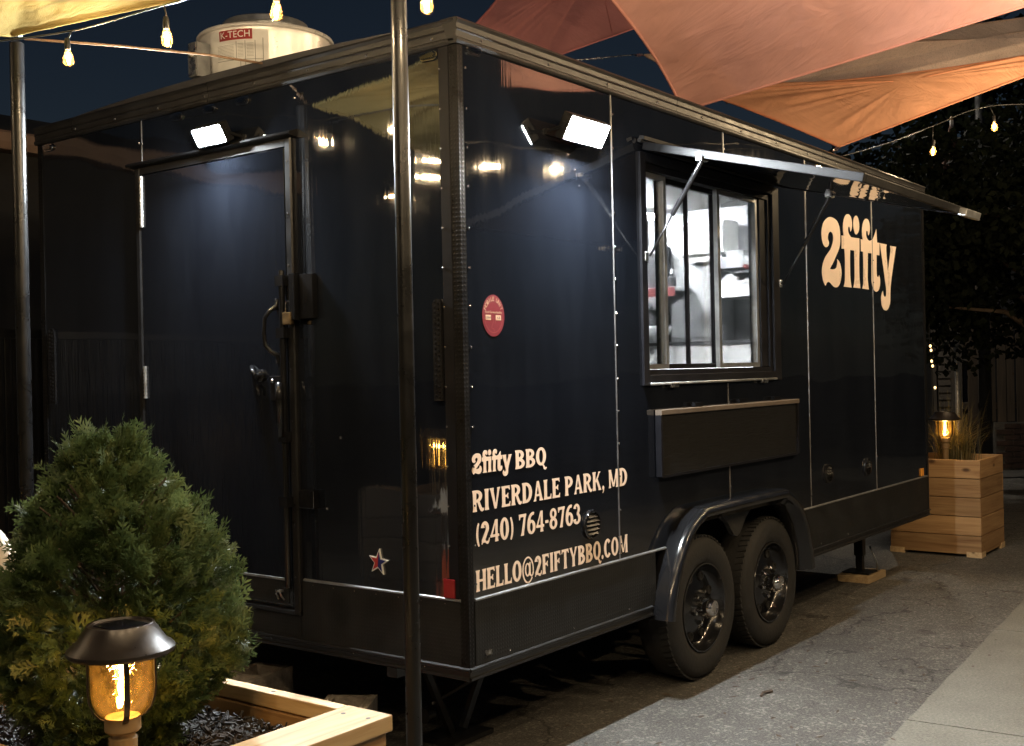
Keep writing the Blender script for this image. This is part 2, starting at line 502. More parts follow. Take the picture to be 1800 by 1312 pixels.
def mat_concrete():
    m, nt, b = new_mat('concrete_paving')
    v = coords(nt)
    n1 = noise(nt, v, 90, 4, .7); n2 = noise(nt, v, 1.7, 6, .65)
    c1 = ramp(nt, n1, [(.3, (.09, .086, .074)), (.55, (.145, .139, .120)), (.75, (.20, .192, .168))])
    c2 = ramp(nt, n2, [(.3, (.72, .70, .66)), (.7, (1.08, 1.07, 1.05))])
    mx = node(nt, 'ShaderNodeMix', data_type='RGBA', blend_type='MULTIPLY'); mx.inputs['Factor'].default_value = 1
    nt.links.new(c1, mx.inputs[6]); nt.links.new(c2, mx.inputs[7])
    nt.links.new(mx.outputs[2], b.inputs['Base Color'])
    b.inputs['Roughness'].default_value = .85
    nt.links.new(bump(nt, n1, .003), b.inputs['Normal'])
    return m
M['asphalt'] = mat_asphalt(); M['concrete'] = mat_concrete()
g = MB().add([(-80, -80, 0), (120, -80, 0), (120, 120, 0), (-80, 120, 0)], [(0, 1, 2, 3)]).build('ground', M['asphalt'])
g['kind'] = 'structure'
e0 = Vector((1.515, -.985)); ed = Vector((2.78, .19)).normalized(); en = Vector((ed.y, -ed.x))
def walkpt(a, b, z):
    q = e0 + ed * a + en * b
    return (q.x, q.y, z)
wk = MB().add([walkpt(-9, .01, .004), walkpt(14, .01, .004), walkpt(14, 3.1, .004), walkpt(-9, 3.1, .004)], [(0, 3, 2, 1)]).build('sidewalk', M['mortar'])
wk['kind'] = 'structure'
for i in range(-4, 7):
    for j in range(2):
        a0, a1 = i * 1.79 + .006, (i + 1) * 1.79 - .006
        b0, b1 = j * 1.52 + (0.006 if j else 0), (j + 1) * 1.52 - .006
        s = MB()
        n = 10
        top = [walkpt(a0 + (a1 - a0) * k / n, b0 + (0 if j else random.uniform(-.006, .004)), 0) for k in range(n + 1)] + [walkpt(a1, b1, 0), walkpt(a0, b1, 0)]
        poly = [(q[0], q[1]) for q in top]
        s.prism(poly, .005, .022 + .002 * random.random(), lambda u, w, d: (u, w, d))
        s.build('paving_slab', M['concrete'], wk)

# ------------------------------------------------------------------ food trailer
TL, TW, TZ0, TZ1 = 5.01, 2.59, .378, 2.64
T = thing('food_trailer', 'black enclosed food trailer with lit serving window and cream lettering', 'food trailer')
ARCH = [(1.235, .36), (1.262, .47), (1.31, .58), (1.375, .675), (1.46, .752), (1.56, .795), (1.66, .808), (2.40, .808),
        (2.50, .795), (2.60, .75), (2.685, .675), (2.745, .58), (2.785, .47), (2.805, .36)]
ZT, ZP1 = .652, 2.568
SEAM = [.012, .98, 1.99, 2.97, 4.0, TL - .012]
WX0, WX1, WZ0, WZ1 = 1.235, 2.515, 1.405, 2.315     # serving window opening
def rect_prism(mb, u0, u1, w0, w1, d0, d1, mp):
    mb.prism([(u0, w0), (u1, w0), (u1, w1), (u0, w1)], d0, d1, mp)
def arch_z(x):
    if x <= ARCH[0][0] or x >= ARCH[-1][0]: return None
    for (xa, za), (xb, zb) in zip(ARCH, ARCH[1:]):
        if xa <= x <= xb: return za + (zb - za) * (x - xa) / (xb - xa)
for i in range(5):
    a, b = SEAM[i] + .0015, SEAM[i + 1] - .0015
    mb = MB()
    low = .95
    xs = sorted({a, b, *[q[0] for q in ARCH if a < q[0] < b]})
    for xa, xb in zip(xs, xs[1:]):
        za = max(ZT, (arch_z(xa + 1e-6) or 0) - .02); zb = max(ZT, (arch_z(xb - 1e-6) or 0) - .02)
        mb.prism([(xa, za), (xb, zb), (xb, low), (xa, low)], -.02, 0, side)
    if b < WX0 or a > WX1:
        rect_prism(mb, a, b, low, ZP1, -.02, 0, side)
    else:
        rect_prism(mb, a, b, low, WZ0, -.02, 0, side)
        rect_prism(mb, a, b, WZ1, ZP1, -.02, 0, side)
        if a < WX0: rect_prism(mb, a, WX0, WZ0, WZ1, -.02, 0, side)
        if b > WX1: rect_prism(mb, WX1, b, WZ0, WZ1, -.02, 0, side)
    mb.build('wall_panel', M['panel'], T)
for x in SEAM[1:5]:
    segs = [(ZT, ZP1)]
    if WX0 - .06 < x < WX1 + .06: segs = [(.80, WZ0 - .05), (WZ1 + .06, ZP1)]
    for z0, z1 in segs:
        mb = MB(); mb.prism([(x - .0035, -.001), (x - .002, .0035), (x + .002, .0035), (x + .0035, -.001)], z0, z1, lambda u, d, w: (u, -d, w))
        mb.build('seam_glint_bead', M['bead'], T)  # strip added to draw the lit line along the seam
# rear wall panels (door opening y .84 - 1.80, z .53 - 2.34)
DY0, DY1, DZ0, DZ1 = .84, 1.80, .525, 2.335
mb = MB(); rect_prism(mb, .012, DY0, ZT, ZP1, -.02, 0, rear); mb.build('wall_panel', M['panel'], T)
mb = MB(); rect_prism(mb, DY0, 1.779, DZ1, ZP1, -.02, 0, rear); mb.build('wall_panel', M['panel'], T)
mb = MB(); rect_prism(mb, DY1, TW - .012, ZT, ZP1, -.02, 0, rear); rect_prism(mb, 1.783, DY1, DZ1, ZP1, -.02, 0, rear); mb.build('wall_panel', M['panel'], T)
mb = MB(); mb.prism([(1.781 - .003, -.001), (1.781 - .002, .003), (1.781 + .002, .003), (1.781 + .003, -.001)], DZ1 + .03, ZP1, lambda u, d, w: (-d, u, w)); mb.build('seam_glint_bead', M['bead'], T)
# skirts of tread plate
mb = MB()
rect_prism(mb, .03, 1.262, .42, ZT - .004, -.02, .004, side); mb.build('skirt', M['tread_fine'], T)
mb = MB()
rect_prism(mb, 2.785, TL - .012, .42, ZT - .004, -.02, .004, side); mb.build('skirt', M['tread_fine'], T)
mb = MB(); rect_prism(mb, .03, DY0 - .012, .42, ZT - .004, -.02, .004, rear); mb.build('skirt', M['tread_fine'], T)
mb = MB(); rect_prism(mb, DY0 - .010, DY1 + .01, .42, DZ0 - .016, -.02, .004, rear); mb.build('skirt', M['tread_fine'], T)
mb = MB(); rect_prism(mb, DY1 + .012, TW - .012, .42, ZT - .004, -.02, .004, rear); mb.build('skirt', M['tread_fine'], T)
# bright trim line above the skirt
for mp, u0, u1 in ((side, .03, 1.352), (side, 2.70, TL - .02), (rear, .03, DY0 - .03), (rear, DY1 + .03, TW - .03)):
    mb = MB(); mb.prism([(ZT - .006, -.001), (ZT - .005, .0075), (ZT + .001, .009), (ZT + .004, .004), (ZT + .004, -.001)], u0, u1, lambda w, d, u, mp=mp: mp(u, w, d))
    mb.build('trim_strip', M['alu'], T)
# bottom rail
def ext(name, prof, u0, u1, mp, mat):
    mb = MB(); mb.prism(prof, u0, u1, lambda w, d, u: mp(u, w, d)); return mb.build(name, mat, T)
BR = [(TZ0, -.02), (TZ0, .006), (TZ0 + .004, .012), (TZ0 + .012, .012), (TZ0 + .016, .005), (TZ0 + .03, .005), (TZ0 + .034, .013), (TZ0 + .042, .013), (TZ0 + .046, .004), (TZ0 + .046, -.02)]
ext('bottom_rail', BR, -.006, 1.225, side, M['black_satin'])
ext('bottom_rail', BR, 2.815, TL + .006, side, M['black_satin'])
ext('bottom_rail', BR, -.006, TW + .006, rear, M['black_satin'])
# roof rail: extruded with grooves
RR = [(ZP1 - .012, -.02), (ZP1 - .012, .010), (ZP1 - .004, .016), (ZP1 + .004, .016), (ZP1 + .010, .010), (ZP1 + .030, .012), (ZP1 + .034, .016), (ZP1 + .040, .012),
      (ZP1 + .056, .014), (ZP1 + .066, .020), (ZP1 + .074, .016), (ZP1 + .076, .0), (ZP1 + .076, -.06)]
for a, b in ((-.016, 1.52), (1.523, 3.2), (3.203, TL + .016)): ext('roof_rail', RR, a, b, side, M['rail'])
for a, b in ((.002, 1.31), (1.313, 2.29), (2.293, TW + .016)): ext('roof_rail', RR, a, b, rear, M['rail'])
# arched roof skin
mb = MB()
ny = 14
for i in range(ny):
    y0, y1 = TW * i / ny, TW * (i + 1) / ny
    h = lambda y: 2.640 + .045 * (1 - ((y - TW / 2) / (TW / 2)) ** 2)
    mb.prism([(y0 + .0, h(y0) - .03), (y1, h(y1) - .03), (y1, h(y1)), (y0, h(y0))], .02, TL - .02, lambda u, w, d: (d, u, w))
mb.build('roof', M['dark_grey'], T)
# corner posts of tread plate
def angle_post(y_side, x_side, cx, cy):
    mb = MB()
    mb.box((cx - .0, cy, .40), (cx + .032 * x_side, cy + .0045 * -y_side, ZP1 - .01))
    return mb
mb = MB()
mb.box((-.0045, -.0045, .40), (.024, .0, ZP1 - .014)); mb.box((-.0045, .0, .40), (.0, .034, ZP1 - .014))
mb.build('corner_angle', M['tread'], T)
mb = MB(); mb.box((-.0045, TW - .03, .40), (.0, TW + .0045, ZP1 - .014)); mb.box((.0, TW, .40), (.03, TW + .0045, ZP1 - .014))
mb.build('corner_angle', M['tread'], T)
mb = MB(); mb.box((TL - .030, -.0045, .40), (TL + .0045, 0, ZP1 - .014)); mb.box((TL, .0, .40), (TL + .0045, .034, ZP1 - .014))
mb.build('corner_angle', M['tread'], T)
# second black edge moulding beside the corner
for u in (.034,):
    mb = MB(); mb.prism([(u, 0), (u + .003, .006), (u + .045, .006), (u + .05, 0)], .655, ZP1 - .014, lambda uu, d, w: rear(uu, w, d)); mb.build('edge_moulding', M['frame_black'], T)
# bumper pads of tread plate on the rear face
def pad(y0, y1, z0, z1):
    mb = MB()
    n = 8
    cy, w = (y0 + y1) / 2, (y1 - y0) / 2
    poly = [(cy + w * math.cos(math.pi * k / n), z1 - w + w * math.sin(math.pi * k / n)) for k in range(n + 1)] + [(cy - w, z0), (cy + w, z0)]
    mb.prism(poly, .001, .012, rear)
    o = mb.build('bumper_pad', M['tread'], T)
    st = MB()
    k = 0
    z = z0 + .012
    while z < z1 - .012:
        for s in (-1, 1):
            c = Vector((-.012, cy + s * w * .4, z + (.006 if s > 0 else 0)))
            st.lathe([(.0055, 0), (.003, .003)], 6, Matrix.Translation(c) @ Matrix.Rotation(-math.pi / 2, 4, 'Y'))
        z += .018
    st.build('tread_studs', M['black_gloss'], o, kind='stuff')
pad(.086, .125, 1.337, 1.690); pad(2.478, 2.53, 1.326, 1.680)
# other side and front of the body, floor and underframe
mb = MB(); mb.box((TL - .04, .04, .42), (TL - .0, TW - .002, ZP1)); mb.build('front_wall', M['panel'], T)
mb = MB(); mb.box((.0, TW - .03, .42), (TL - .04, TW, ZP1)); mb.build('far_wall', M['panel'], T)
mb = MB(); mb.box((.02, .03, .44), (1.22, TW - .03, .50)); mb.box((1.22, .425, .44), (2.83, TW - .03, .50)); mb.box((2.83, .03, .44), (TL - .02, TW - .03, .50)); mb.build('floor', M['dark_grey'], T)
mb = MB()
for y in (.34, TW - .38): mb.box((.0, y, .34), (TL + .9, y + .05, .44))
for x in (.3, .9, 2.9, 3.5, 4.1, 4.7): mb.box((x, .06, .38), (x + .05, TW - .06, .435))
mb.build('underframe', M['black_satin'], T)

# rivets and screws (too small to pick apart)
def dome(mb, P, axis, r=.005, h=.0035):
    if axis == 'side': R = Matrix.Rotation(math.pi / 2, 4, 'X')
    else: R = Matrix.Rotation(-math.pi / 2, 4, 'Y')
    mb.lathe([(r, 0), (r * .8, h * .7), (r * .3, h)], 6, Matrix.Translation(P) @ R)
mb = MB()
for x, zs in [(.042, np.arange(.70, 2.5, .137))] + [(q + .012, np.arange(.72, 2.55, .135)) for q in SEAM[1:5]]:
    for z in zs:
        if WX0 - .05 < x < WX1 + .05 and WZ0 - .1 < z < WZ1 + .1: continue
        if (arch_z(x) or 0) > z - .03: continue
        if 1.27 < x < 2.76 and .95 < z < 1.26: continue
        dome(mb, (x, -.0005, z + random.uniform(-.004, .004)), 'side')
for x in np.arange(.12, 4.95, .41):
    dome(mb, (x, -.011, ZP1 + .020), 'side', .006, .005)
    dome(mb, (x + .1, -.004, .44), 'side', .004)
mb.build('rivets', M['screw'], T, kind='stuff')
mb = MB()
for z in np.arange(.70, 2.5, .137): dome(mb, (-.006, .075, z), 'rear')
for y in np.arange(.1, 2.5, .31): dome(mb, (-.011, y, ZP1 + .020), 'rear', .006, .005)
for y in np.arange(.1, .8, .11): dome(mb, (-.004, y, .635), 'rear', .003)
for y in (.2, .55, 1.0, 1.4): dome(mb, (-.006, y, .405), 'rear', .004)
for (y, z) in ((.812, 2.50), (1.80, 2.46), (1.78, 2.455), (.79, 1.75), (.6, 1.2), (.68, .93)): dome(mb, (-.0005, y, z), 'rear', .007)
mb.build('rivets', M['screw'], T, kind='stuff')

# ---- rear door
D = MB(); D.box((-.012, DY0 + .025, DZ0 + .02), (.02, DY1 - .02, DZ1 - .02)); door = D.build('rear_door', M['panel'], T, bevel=.003)
for y0, y1 in ((DY0 - .018, DY0 + .020), (DY1 - .016, DY1 + .016)):
    mb = MB(); mb.prism([(y0, -.01), (y0, .012), (y0 + .006, .017), (y1 - .006, .017), (y1, .012), (y1, -.01)], DZ0 - .01, DZ1 + .012, lambda u, d, w: rear(u, w, d))
    mb.build('door_jamb', M['door_trim'], T)
mb = MB()
mb.prism([(DZ1 - .016, -.01), (DZ1 - .016, .013), (DZ1 + .016, .013), (DZ1 + .016, -.01)], DY0 + .021, DY1 - .017, lambda w, d, u: rear(u, w, d))
mb.build('door_header', M['door_trim'], T)
mb = MB()
mb.prism([(DZ1 + .012, -.004), (DZ1 + .018, .045), (DZ1 + .022, .050), (DZ1 + .030, .046), (DZ1 + .042, .010), (DZ1 + .045, -.004)], DY0 - .045, DY1 + .035, lambda w, d, u: rear(u, w, d))
mb.build('drip_cap', M['black_satin'], T)
mb = MB()
mb.prism([(DZ0 - .015, -.01), (DZ0 - .012, .012), (DZ0 + .004, .016), (DZ0 + .008, .0), (DZ0 + .008, -.01)], DY0 - .018, DY1 + .016, lambda w, d, u: rear(u, w, d))
mb.build('door_sill', M['black_satin'], T)
# hinge strip along the left jamb: tan bead low down, bright edge up high
for z0, z1 in ((2.09, 2.31), (1.35, 1.49), (.60, .74)):
    mb = MB(); mb.tube([(-.016, DY1 - .030, z0), (-.016, DY1 - .030, z1)], .0075, 8)
    for z in np.arange(z0, z1, .016): mb.tube([(-.016, DY1 - .030, z), (-.016, DY1 - .030, z + .008)], .009, 8)
    mb.build('hinge', M['alu'], door)
# kick plate on the door
mb = MB(); rect_prism(mb, .885, DY1 - .04, .552, .640, .012, .0145, rear); kp = mb.build('kick_plate', M['tread_fine'], door)
mb = MB(); mb.prism([(.641, .011), (.642, .018), (.650, .018), (.651, .011)], .875, DY1 - .04, lambda w, d, u: rear(u, w, d)); mb.build('trim_strip', M['alu'], kp)
mb = MB()
mb.tube([rear(.925, .60, .016), rear(.925, .602, .028), rear(.918, .592, .030), rear(.912, .580, .028), rear(.912, .566, .016)], .0035, 6)
mb.tube([rear(.94, .60, .016), rear(.94, .602, .028), rear(.944, .59, .028), rear(.944, .566, .016)], .0035, 6)
rect_prism(mb, .915, .948, .596, .604, .015, .03, rear)
mb.build('pull_latch', M['steel'], kp)
# cam bar lock
mb = MB()
mb.tube([rear(.868, .62, .034), rear(.868, 1.84, .034)], .0125, 12)
for z in (.95, 1.20, 1.60, 1.80):
    rect_prism(mb, .846, .890, z - .02, z + .02, .012, .05, rear)
mb.build('lock_bar', M['black_gloss'], door, smooth=True, auto=35)
mb = MB()
rect_prism(mb, .78, .812, 1.645, 1.825, .002, .05, rear); rect_prism(mb, .705, .776, 1.65, 1.82, .001, .028, rear)
mb.build('hasp_box', M['black_gloss'], T, bevel=.003)
mb = MB()
rect_prism(mb, .72, .80, .93, 1.0, .001, .03, rear)
mb.build('bar_keeper', M['black_gloss'], T, bevel=.003)
# grab handle
mb = MB()
pts = [rear(.915, 1.735, .014), rear(.918, 1.705, .016), rear(.930, 1.690, .040), rear(.945, 1.66, .055), rear(.948, 1.60, .058), rear(.945, 1.555, .055), rear(.930, 1.53, .040), rear(.918, 1.515, .016), rear(.915, 1.485, .014)]
mb.tube(pts, .0085, 10, rad=[.012, .012, .0095, .0085, .0085, .0085, .0095, .012, .012])
mb.build('grab_handle', M['black_gloss'], door, smooth=True, auto=50)
mb = MB()
for z in (1.73, 1.49): dome(mb, rear(.914, z, .024), 'rear', .006, .004)
for z in np.arange(.66, 2.3, .2): dome(mb, rear(.845, z, .016), 'rear', .0045)
mb.build('rivets', M['screw'], door, kind='stuff')
# lever latch and deadbolt
mb = MB(); rect_prism(mb, .888, .966, 1.338, 1.436, .011, .020, rear); lp = mb.build('latch_plate', M['black_gloss'], door, bevel=.006)
mb = MB(); mb.tube([rear(.885, 1.40, .03), rear(.872, 1.40, .055), rear(.868, 1.37, .058), rear(.866, 1.20, .055)], .012, 10, rad=[.012, .016, .017, .012]); mb.build('lever', M['black_gloss'], lp, smooth=True)
mb = MB()
for y, z in ((.95, 1.415), (.905, 1.355)):
    mb = MB(); dome(mb, rear(y, z, .020), 'rear', .010, .005)
    mb.build('bolt', M['screw'], lp)
mb = MB()
Rm = Matrix.Rotation(-math.pi / 2, 4, 'Y')
mb.lathe([(.026, 0), (.026, .012), (.018, .018), (.012, .018), (.010, .030)], 20, Matrix.Translation(rear(1.02, 1.437, .012)) @ Rm)
mb.build('deadbolt', M['black_gloss'], door, smooth=True, auto=40)
mb = MB()
mb.tube([rear(1.075, 1.475, .014), rear(1.055, 1.455, .03), rear(1.03, 1.44, .03)], .009, 8)
mb.tube([rear(1.04, 1.40, .02), rear(1.025, 1.385, .03), rear(1.02, 1.36, .024)], .007, 8)
mb.build('thumb_lever', M['black_gloss'], door, smooth=True)
# padlock hangs on the hasp
pl = thing('padlock', 'small tan padlock hanging from the hasp beside the rear door', 'padlock', rear(.823, 1.665, .04))
mb = MB(); mb.box((-.016, -.022, -.035), (.006, .022, .012)); mb.build('body', M['brass'], pl, bevel=.004)
mb = MB(); mb.tube([(-.005, -.014, .01), (-.005, -.014, .04)] + [(-.005, -.014 * math.cos(a), .04 + .014 * math.sin(a)) for a in np.linspace(.2, math.pi, 9)] + [(-.005, .014, .01)], .0035, 8); mb.build('shackle', M['chrome'], pl, smooth=True)

# ---- lights and lamps on the body
def flood(mp, u, w, tilt, width, hgt):
    # housing tilted downwards, LED panel facing out
    R = (Matrix.Rotation(math.radians(tilt), 4, 'X'))
    if mp is side: base = Matrix.Translation((u, 0, w))
    else: base = Matrix.Translation((0, u, w)) @ Matrix.Rotation(-math.pi / 2, 4, 'Z')
    # local frame: x along the wall, -y out of the wall
    Tm = base @ Matrix.Translation((0, -.085, 0)) @ R
    hw, hh = width / 2, hgt / 2
    mb = MB(); mb.box((-hw - .008, -.012, -hh - .008), (hw + .008, .030, hh + .008), Tm); h = mb.build('flood_light', M['black_satin'], T, bevel=.004)
    mb = MB(); mb.box((-hw, -.0155, -hh), (hw, -.0125, hh), Tm); mb.build('led_panel', M['led'], h)
    mb = MB()
    for s in (-1, 1):
        mb.box((s * (hw + .014) - .003, -.005, -.014), (s * (hw + .014) + .003, .012, .014), Tm)
        a = Tm @ Vector((s * (hw + .014), .003, 0)); b = base @ Vector((s * (hw + .014), -.006, -.01))
        mb.tube([a, b], .006, 6)
    mb.box((-hw - .02, -.01, -.022), (hw + .02, -.001, .002), base)
    mb.build('bracket', M['black_satin'], h)
    mb = MB(); mb.lathe([(.004, 0), (.004, .004)], 6, base @ Matrix.Translation((0, -.001, -.08)) @ Matrix.Rotation(math.pi / 2, 4, 'X'))
    for dx, dz in ((.05, -.13), (-.04, -.16), (.08, -.19)): mb.lathe([(.004, 0), (.002, .004)], 6, base @ Matrix.Translation((dx, -.001, dz)) @ Matrix.Rotation(math.pi / 2, 4, 'X'))
    mb.build('mount_screws', M['screw'], h, kind='stuff')
flood(side, .655, 2.345, 30, .25, .085)
flood(rear, 1.207, 2.400, 30, .165, .065)
def clearance(mp, u, w, n=10):
    mb = MB()
    poly = lambda r: [(u + (.022 if math.cos(a) > 0 else -.022) + r * math.cos(a), w + r * math.sin(a)) for a in np.linspace(0, 2 * math.pi, 17)[:-1]]
    mb.prism(poly(.018), .0, .007, mp); b = mb.build('clearance_light', M['chrome'], T, bevel=.002)
    mb = MB(); mb.prism(poly(.012), .007, .016, mp); mb.build('lens', M['lens'], b, bevel=.003)
for u in (1.107, 1.315, 1.53, .125, 2.505): clearance(rear, u, 2.535)
clearance(side, .085, 2.548)
mb = MB(); rect_prism(mb, .052, .102, .656, .722, .004, .011, rear); o = mb.build('reflector', M['red_lens'], T, bevel=.003); o['label'] = 'red rectangular reflector at the rear corner'
mb = MB(); rect_prism(mb, 4.845, 4.895, .660, .712, .001, .010, side); o = mb.build('reflector', M['amber_lens'], T, bevel=.003); o['label'] = 'amber rectangular reflector at the far end'
mb = MB(); rect_prism(mb, .075, .112, .450, .472, .005, .014, side); mb.build('marker_lamp', M['lens'], T, bevel=.003)
# star badge
mb = MB(); star = [(.050 * (1 if k % 2 == 0 else .40) * math.sin(math.pi * k / 5 + .12), .050 * (1 if k % 2 == 0 else .40) * math.cos(math.pi * k / 5 + .12)) for k in range(10)]
mb.prism([(.414 - a, .752 + b) for a, b in star], .001, .007, rear); sb = mb.build('star_badge', M['white_plastic'], T)  # white stands in for bright reflections in the chrome outline
mb = MB(); st = [(.414 - a * .78, .752 + b * .78) for a, b in star]
for idx, mname, nm in (((0, 9, 8, 7, 6, 5), 'red', 'red_enamel'), ((0, 1, 2, 3, 4, 5), 'blue', 'blue_enamel')):
    q = MB(); q.prism([st[i] for i in idx], .0072, .0088, rear); q.build(nm, M[mname], sb)

# ---- round vents with louvres
def vent(x, z, r):
    R = Matrix.Translation((x, 0, z)) @ Matrix.Rotation(math.pi / 2, 4, 'X')
    mb = MB(); mb.lathe([(r, 0), (r, .006), (r * .96, .012), (r * .84, .013), (r * .80, .004), (.001, .003)], 28, R, cap=False); v = mb.build('round_vent', M['black_gloss'], T, smooth=True, auto=40)
    for k in range(5):
        zz = (k - 2) * r * .28
        hw = math.sqrt(max(1e-5, (r * .78) ** 2 - zz ** 2))
        q = MB(); q.add([(x - hw, -.004, z + zz + r * .12), (x + hw, -.004, z + zz + r * .12), (x + hw, -.014, z + zz - r * .08), (x - hw, -.014, z + zz - r * .08)], [(0, 1, 2, 3)])
        q.add([(x - hw, -.002, z + zz + r * .12), (x + hw, -.002, z + zz + r * .12), (x + hw, -.012, z + zz - r * .08), (x - hw, -.012, z + zz - r * .08)], [(3, 2, 1, 0)])
        q.build('louvre', M['steel'] if x > 2 and k >= 2 else M['black_gloss'], v)
vent(.770, .822, .060); vent(3.214, .818, .055); vent(3.831, .806, .055)

# ---- fender flare, wheels
mb = MB()
sec = [(.0, -.02), (.0, .055), (-.004, .075), (-.014, .088), (-.030, .092), (-.044, .088), (-.052, .076), (-.056, .060), (-.070, .050), (-.078, .030), (-.080, -.03)]
def smooth_path(pts, n=6):
    out = []
    P = [pts[0]] + list(pts) + [pts[-1]]
    for i in range(1, len(P) - 2):
        p0, p1, p2, p3 = [np.array(q) for q in P[i - 1:i + 3]]
        for t in np.linspace(0, 1, n, endpoint=False):
            out.append(tuple(.5 * ((2 * p1) + (-p0 + p2) * t + (2 * p0 - 5 * p1 + 4 * p2 - p3) * t * t + (-p0 + 3 * p1 - 3 * p2 + p3) * t ** 3)))
    out.append(tuple(pts[-1]))
    return out
mb.sweep(smooth_path(ARCH, 4), sec, side)
mb.build('fender', M['black_gloss'], T, smooth=True, auto=50)
mb = MB(); mb.prism([(1.70, .745), (1.86, .735), (1.95, .69), (2.01, .625), (2.045, .612), (2.08, .625), (2.14, .69), (2.22, .735), (2.38, .745)], -.02, .005, side); mb.build('fender_web', M['rubber'], T)
mb = MB()
rect_prism(mb, 1.22, 2.83, .36, .85, -.42, -.40, side); rect_prism(mb, 1.22, 2.83, .80, .83, -.40, -.025, side); rect_prism(mb, 1.215, 1.235, .40, .80, -.40, -.025, side); rect_prism(mb, 2.81, 2.83, .40, .80, -.40, -.025, side)
mb.build('wheel_well', M['dark_grey'], T)
WR = .328
def wheel(x):
    R = Matrix.Translation((x, -.012, WR)) @ Matrix.Rotation(math.pi / 2, 4, 'X')   # local +z points out of the wall
    w = .205
    prof = [(.20, -w), (.26, -w), (.305, -w + .015), (WR - .004, -w + .04), (WR, -w * .5), (WR - .004, -.04), (.312, -.018), (.290, -.006), (.262, -.002), (.235, -.006), (.214, -.014), (.205, -.022)]
    mb = MB(); mb.lathe(prof, 64, R, cap=False); ty = mb.build('wheel', M['rubber'], T, smooth=True, auto=35)
    mb = MB()
    for k in range(64):
        a = 2 * math.pi * k / 64
        mb.box((WR - .006, -.010, -.075), (WR + .003, .010, -.03), R @ Matrix.Rotation(a, 4, 'Z') @ Matrix.Rotation(.25, 4, 'X'))
    mb.build('tread_blocks', M['rubber'], ty, kind='stuff')
    mb = MB()
    mb.lathe([(.206, -.020), (.203, -.012), (.197, -.012), (.190, -.030), (.180, -.060), (.168, -.070), (.120, -.062), (.085, -.045), (.060, -.040), (.001, -.040)], 48, R, cap=False)
    mb.build('rim', M['rim'], ty, smooth=True, auto=35)
    mb = MB()
    for k in range(8):
        a = 2 * math.pi * (k + .5) / 8
        q = R @ Matrix.Rotation(a, 4, 'Z') @ Matrix.Translation((.143, 0, -.060))
        mb.lathe([(.021, -.004), (.021, .0035), (.015, .0036), (.014, -.002), (.001, -.002)], 12, q, cap=False)
    mb.build('rim_slots', M['rubber'], ty, kind='stuff')
    mb = MB()
    for k in range(6):
        a = 2 * math.pi * (k + .25) / 6
        mb.lathe([(.011, -.045), (.011, -.026), (.008, -.018), (.001, -.017)], 6, R @ Matrix.Rotation(a, 4, 'Z') @ Matrix.Translation((.072, 0, 0)), cap=False)
    mb.build('lug_nuts', M['chrome'], ty, kind='stuff')
    mb = MB(); mb.lathe([(.044, -.045), (.044, .010), (.040, .030), (.034, .038), (.026, .039), (.025, .036), (.001, .035)], 28, R, cap=False); mb.build('hub_cap', M['chrome'], ty, smooth=True, auto=35)
for x in (1.712, 2.442): wheel(x)

# ---- serving window
mb = MB()
fo = (WX0 - .045, WX1 + .075, WZ0 - .045, WZ1 + .040)
fi = (WX0, WX1, WZ0, WZ1)
for (u0, u1, w0, w1) in ((fo[0], fi[0], fo[2], fo[3]), (fi[1], fo[1], fo[2], fo[3]), (fi[0] + .0005, fi[1] - .0005, fo[2], fi[2]), (fi[0] + .0005, fi[1] - .0005, fi[3], fo[3])):
    rect_prism(mb, u0, u1, w0, w1, -.01, .012, side)
wf = mb.build('window_frame', M['frame_black'], T, bevel=.002)
mb = MB()
rect_prism(mb, fi[0], fi[0] + .012, fi[2], fi[3], -.10, -.002, side)
rect_prism(mb, fi[1] - .03, fi[1], fi[2], fi[3], -.10, -.002, side)
rect_prism(mb, fi[0] + .012, fi[1] - .03, fi[2], fi[2] + .022, -.10, -.002, side)
rect_prism(mb, fi[0] + .012, fi[1] - .03, fi[3] - .030, fi[3], -.10, -.002, side)
mb.build('window_liner', M['frame_black'], wf)
mb = MB(); mb.tube([side(fi[0], fo[2] + .006, .016), side(fi[1], fo[2] + .006, .016)], .006, 8); mb.build('sill_bead', M['alu'], wf, smooth=True)
# sliding sashes
z0, z1 = fi[2] + .024, fi[3] - .032
def sash(u0, u1, d, jamb, mat, panes=1):
    mb = MB()
    rect_prism(mb, u0, u0 + jamb, z0, z1, d - .022, d, side); rect_prism(mb, u1 - jamb, u1, z0, z1, d - .022, d, side)
    rect_prism(mb, u0 + jamb, u1 - jamb, z0, z0 + .022, d - .022, d, side); rect_prism(mb, u0 + jamb, u1 - jamb, z1 - .022, z1, d - .022, d, side)
    for k in range(1, panes):
        c = u0 + (u1 - u0) * k / panes
        rect_prism(mb, c - .006, c + .006, z0 + .022, z1 - .022, d - .02, d - .002, side)
    s = mb.build('sash', mat, wf)
    for k in range(panes):
        a = u0 + jamb if k == 0 else u0 + (u1 - u0) * k / panes + .006
        b = u1 - jamb if k == panes - 1 else u0 + (u1 - u0) * (k + 1) / panes - .006
        g = MB(); rect_prism(g, a, b, z0 + .022, z1 - .022, d - .013, d - .009, side); g.build('pane', M['clear'], s)
sash(WX0 + .014, 1.46, -.020, .022, M['alu'])
sash(1.44, 1.98, -.048, .016, M['frame_black'], 2)
sash(1.955, 2.40, -.020, .026, M['alu'])
mb = MB(); rect_prism(mb, 2.405, WX1 - .032, z0, z1, -.075, -.012, side); mb.build('frame_post', M['frame_black'], wf, bevel=.003)
for u in (1.40, 2.33):
    mb = MB(); rect_prism(mb, u, u + .07, fo[2] - .012, fo[2] + .006, .012, .024, side)
    mb.build('window_latch', M['steel'], wf, bevel=.003)
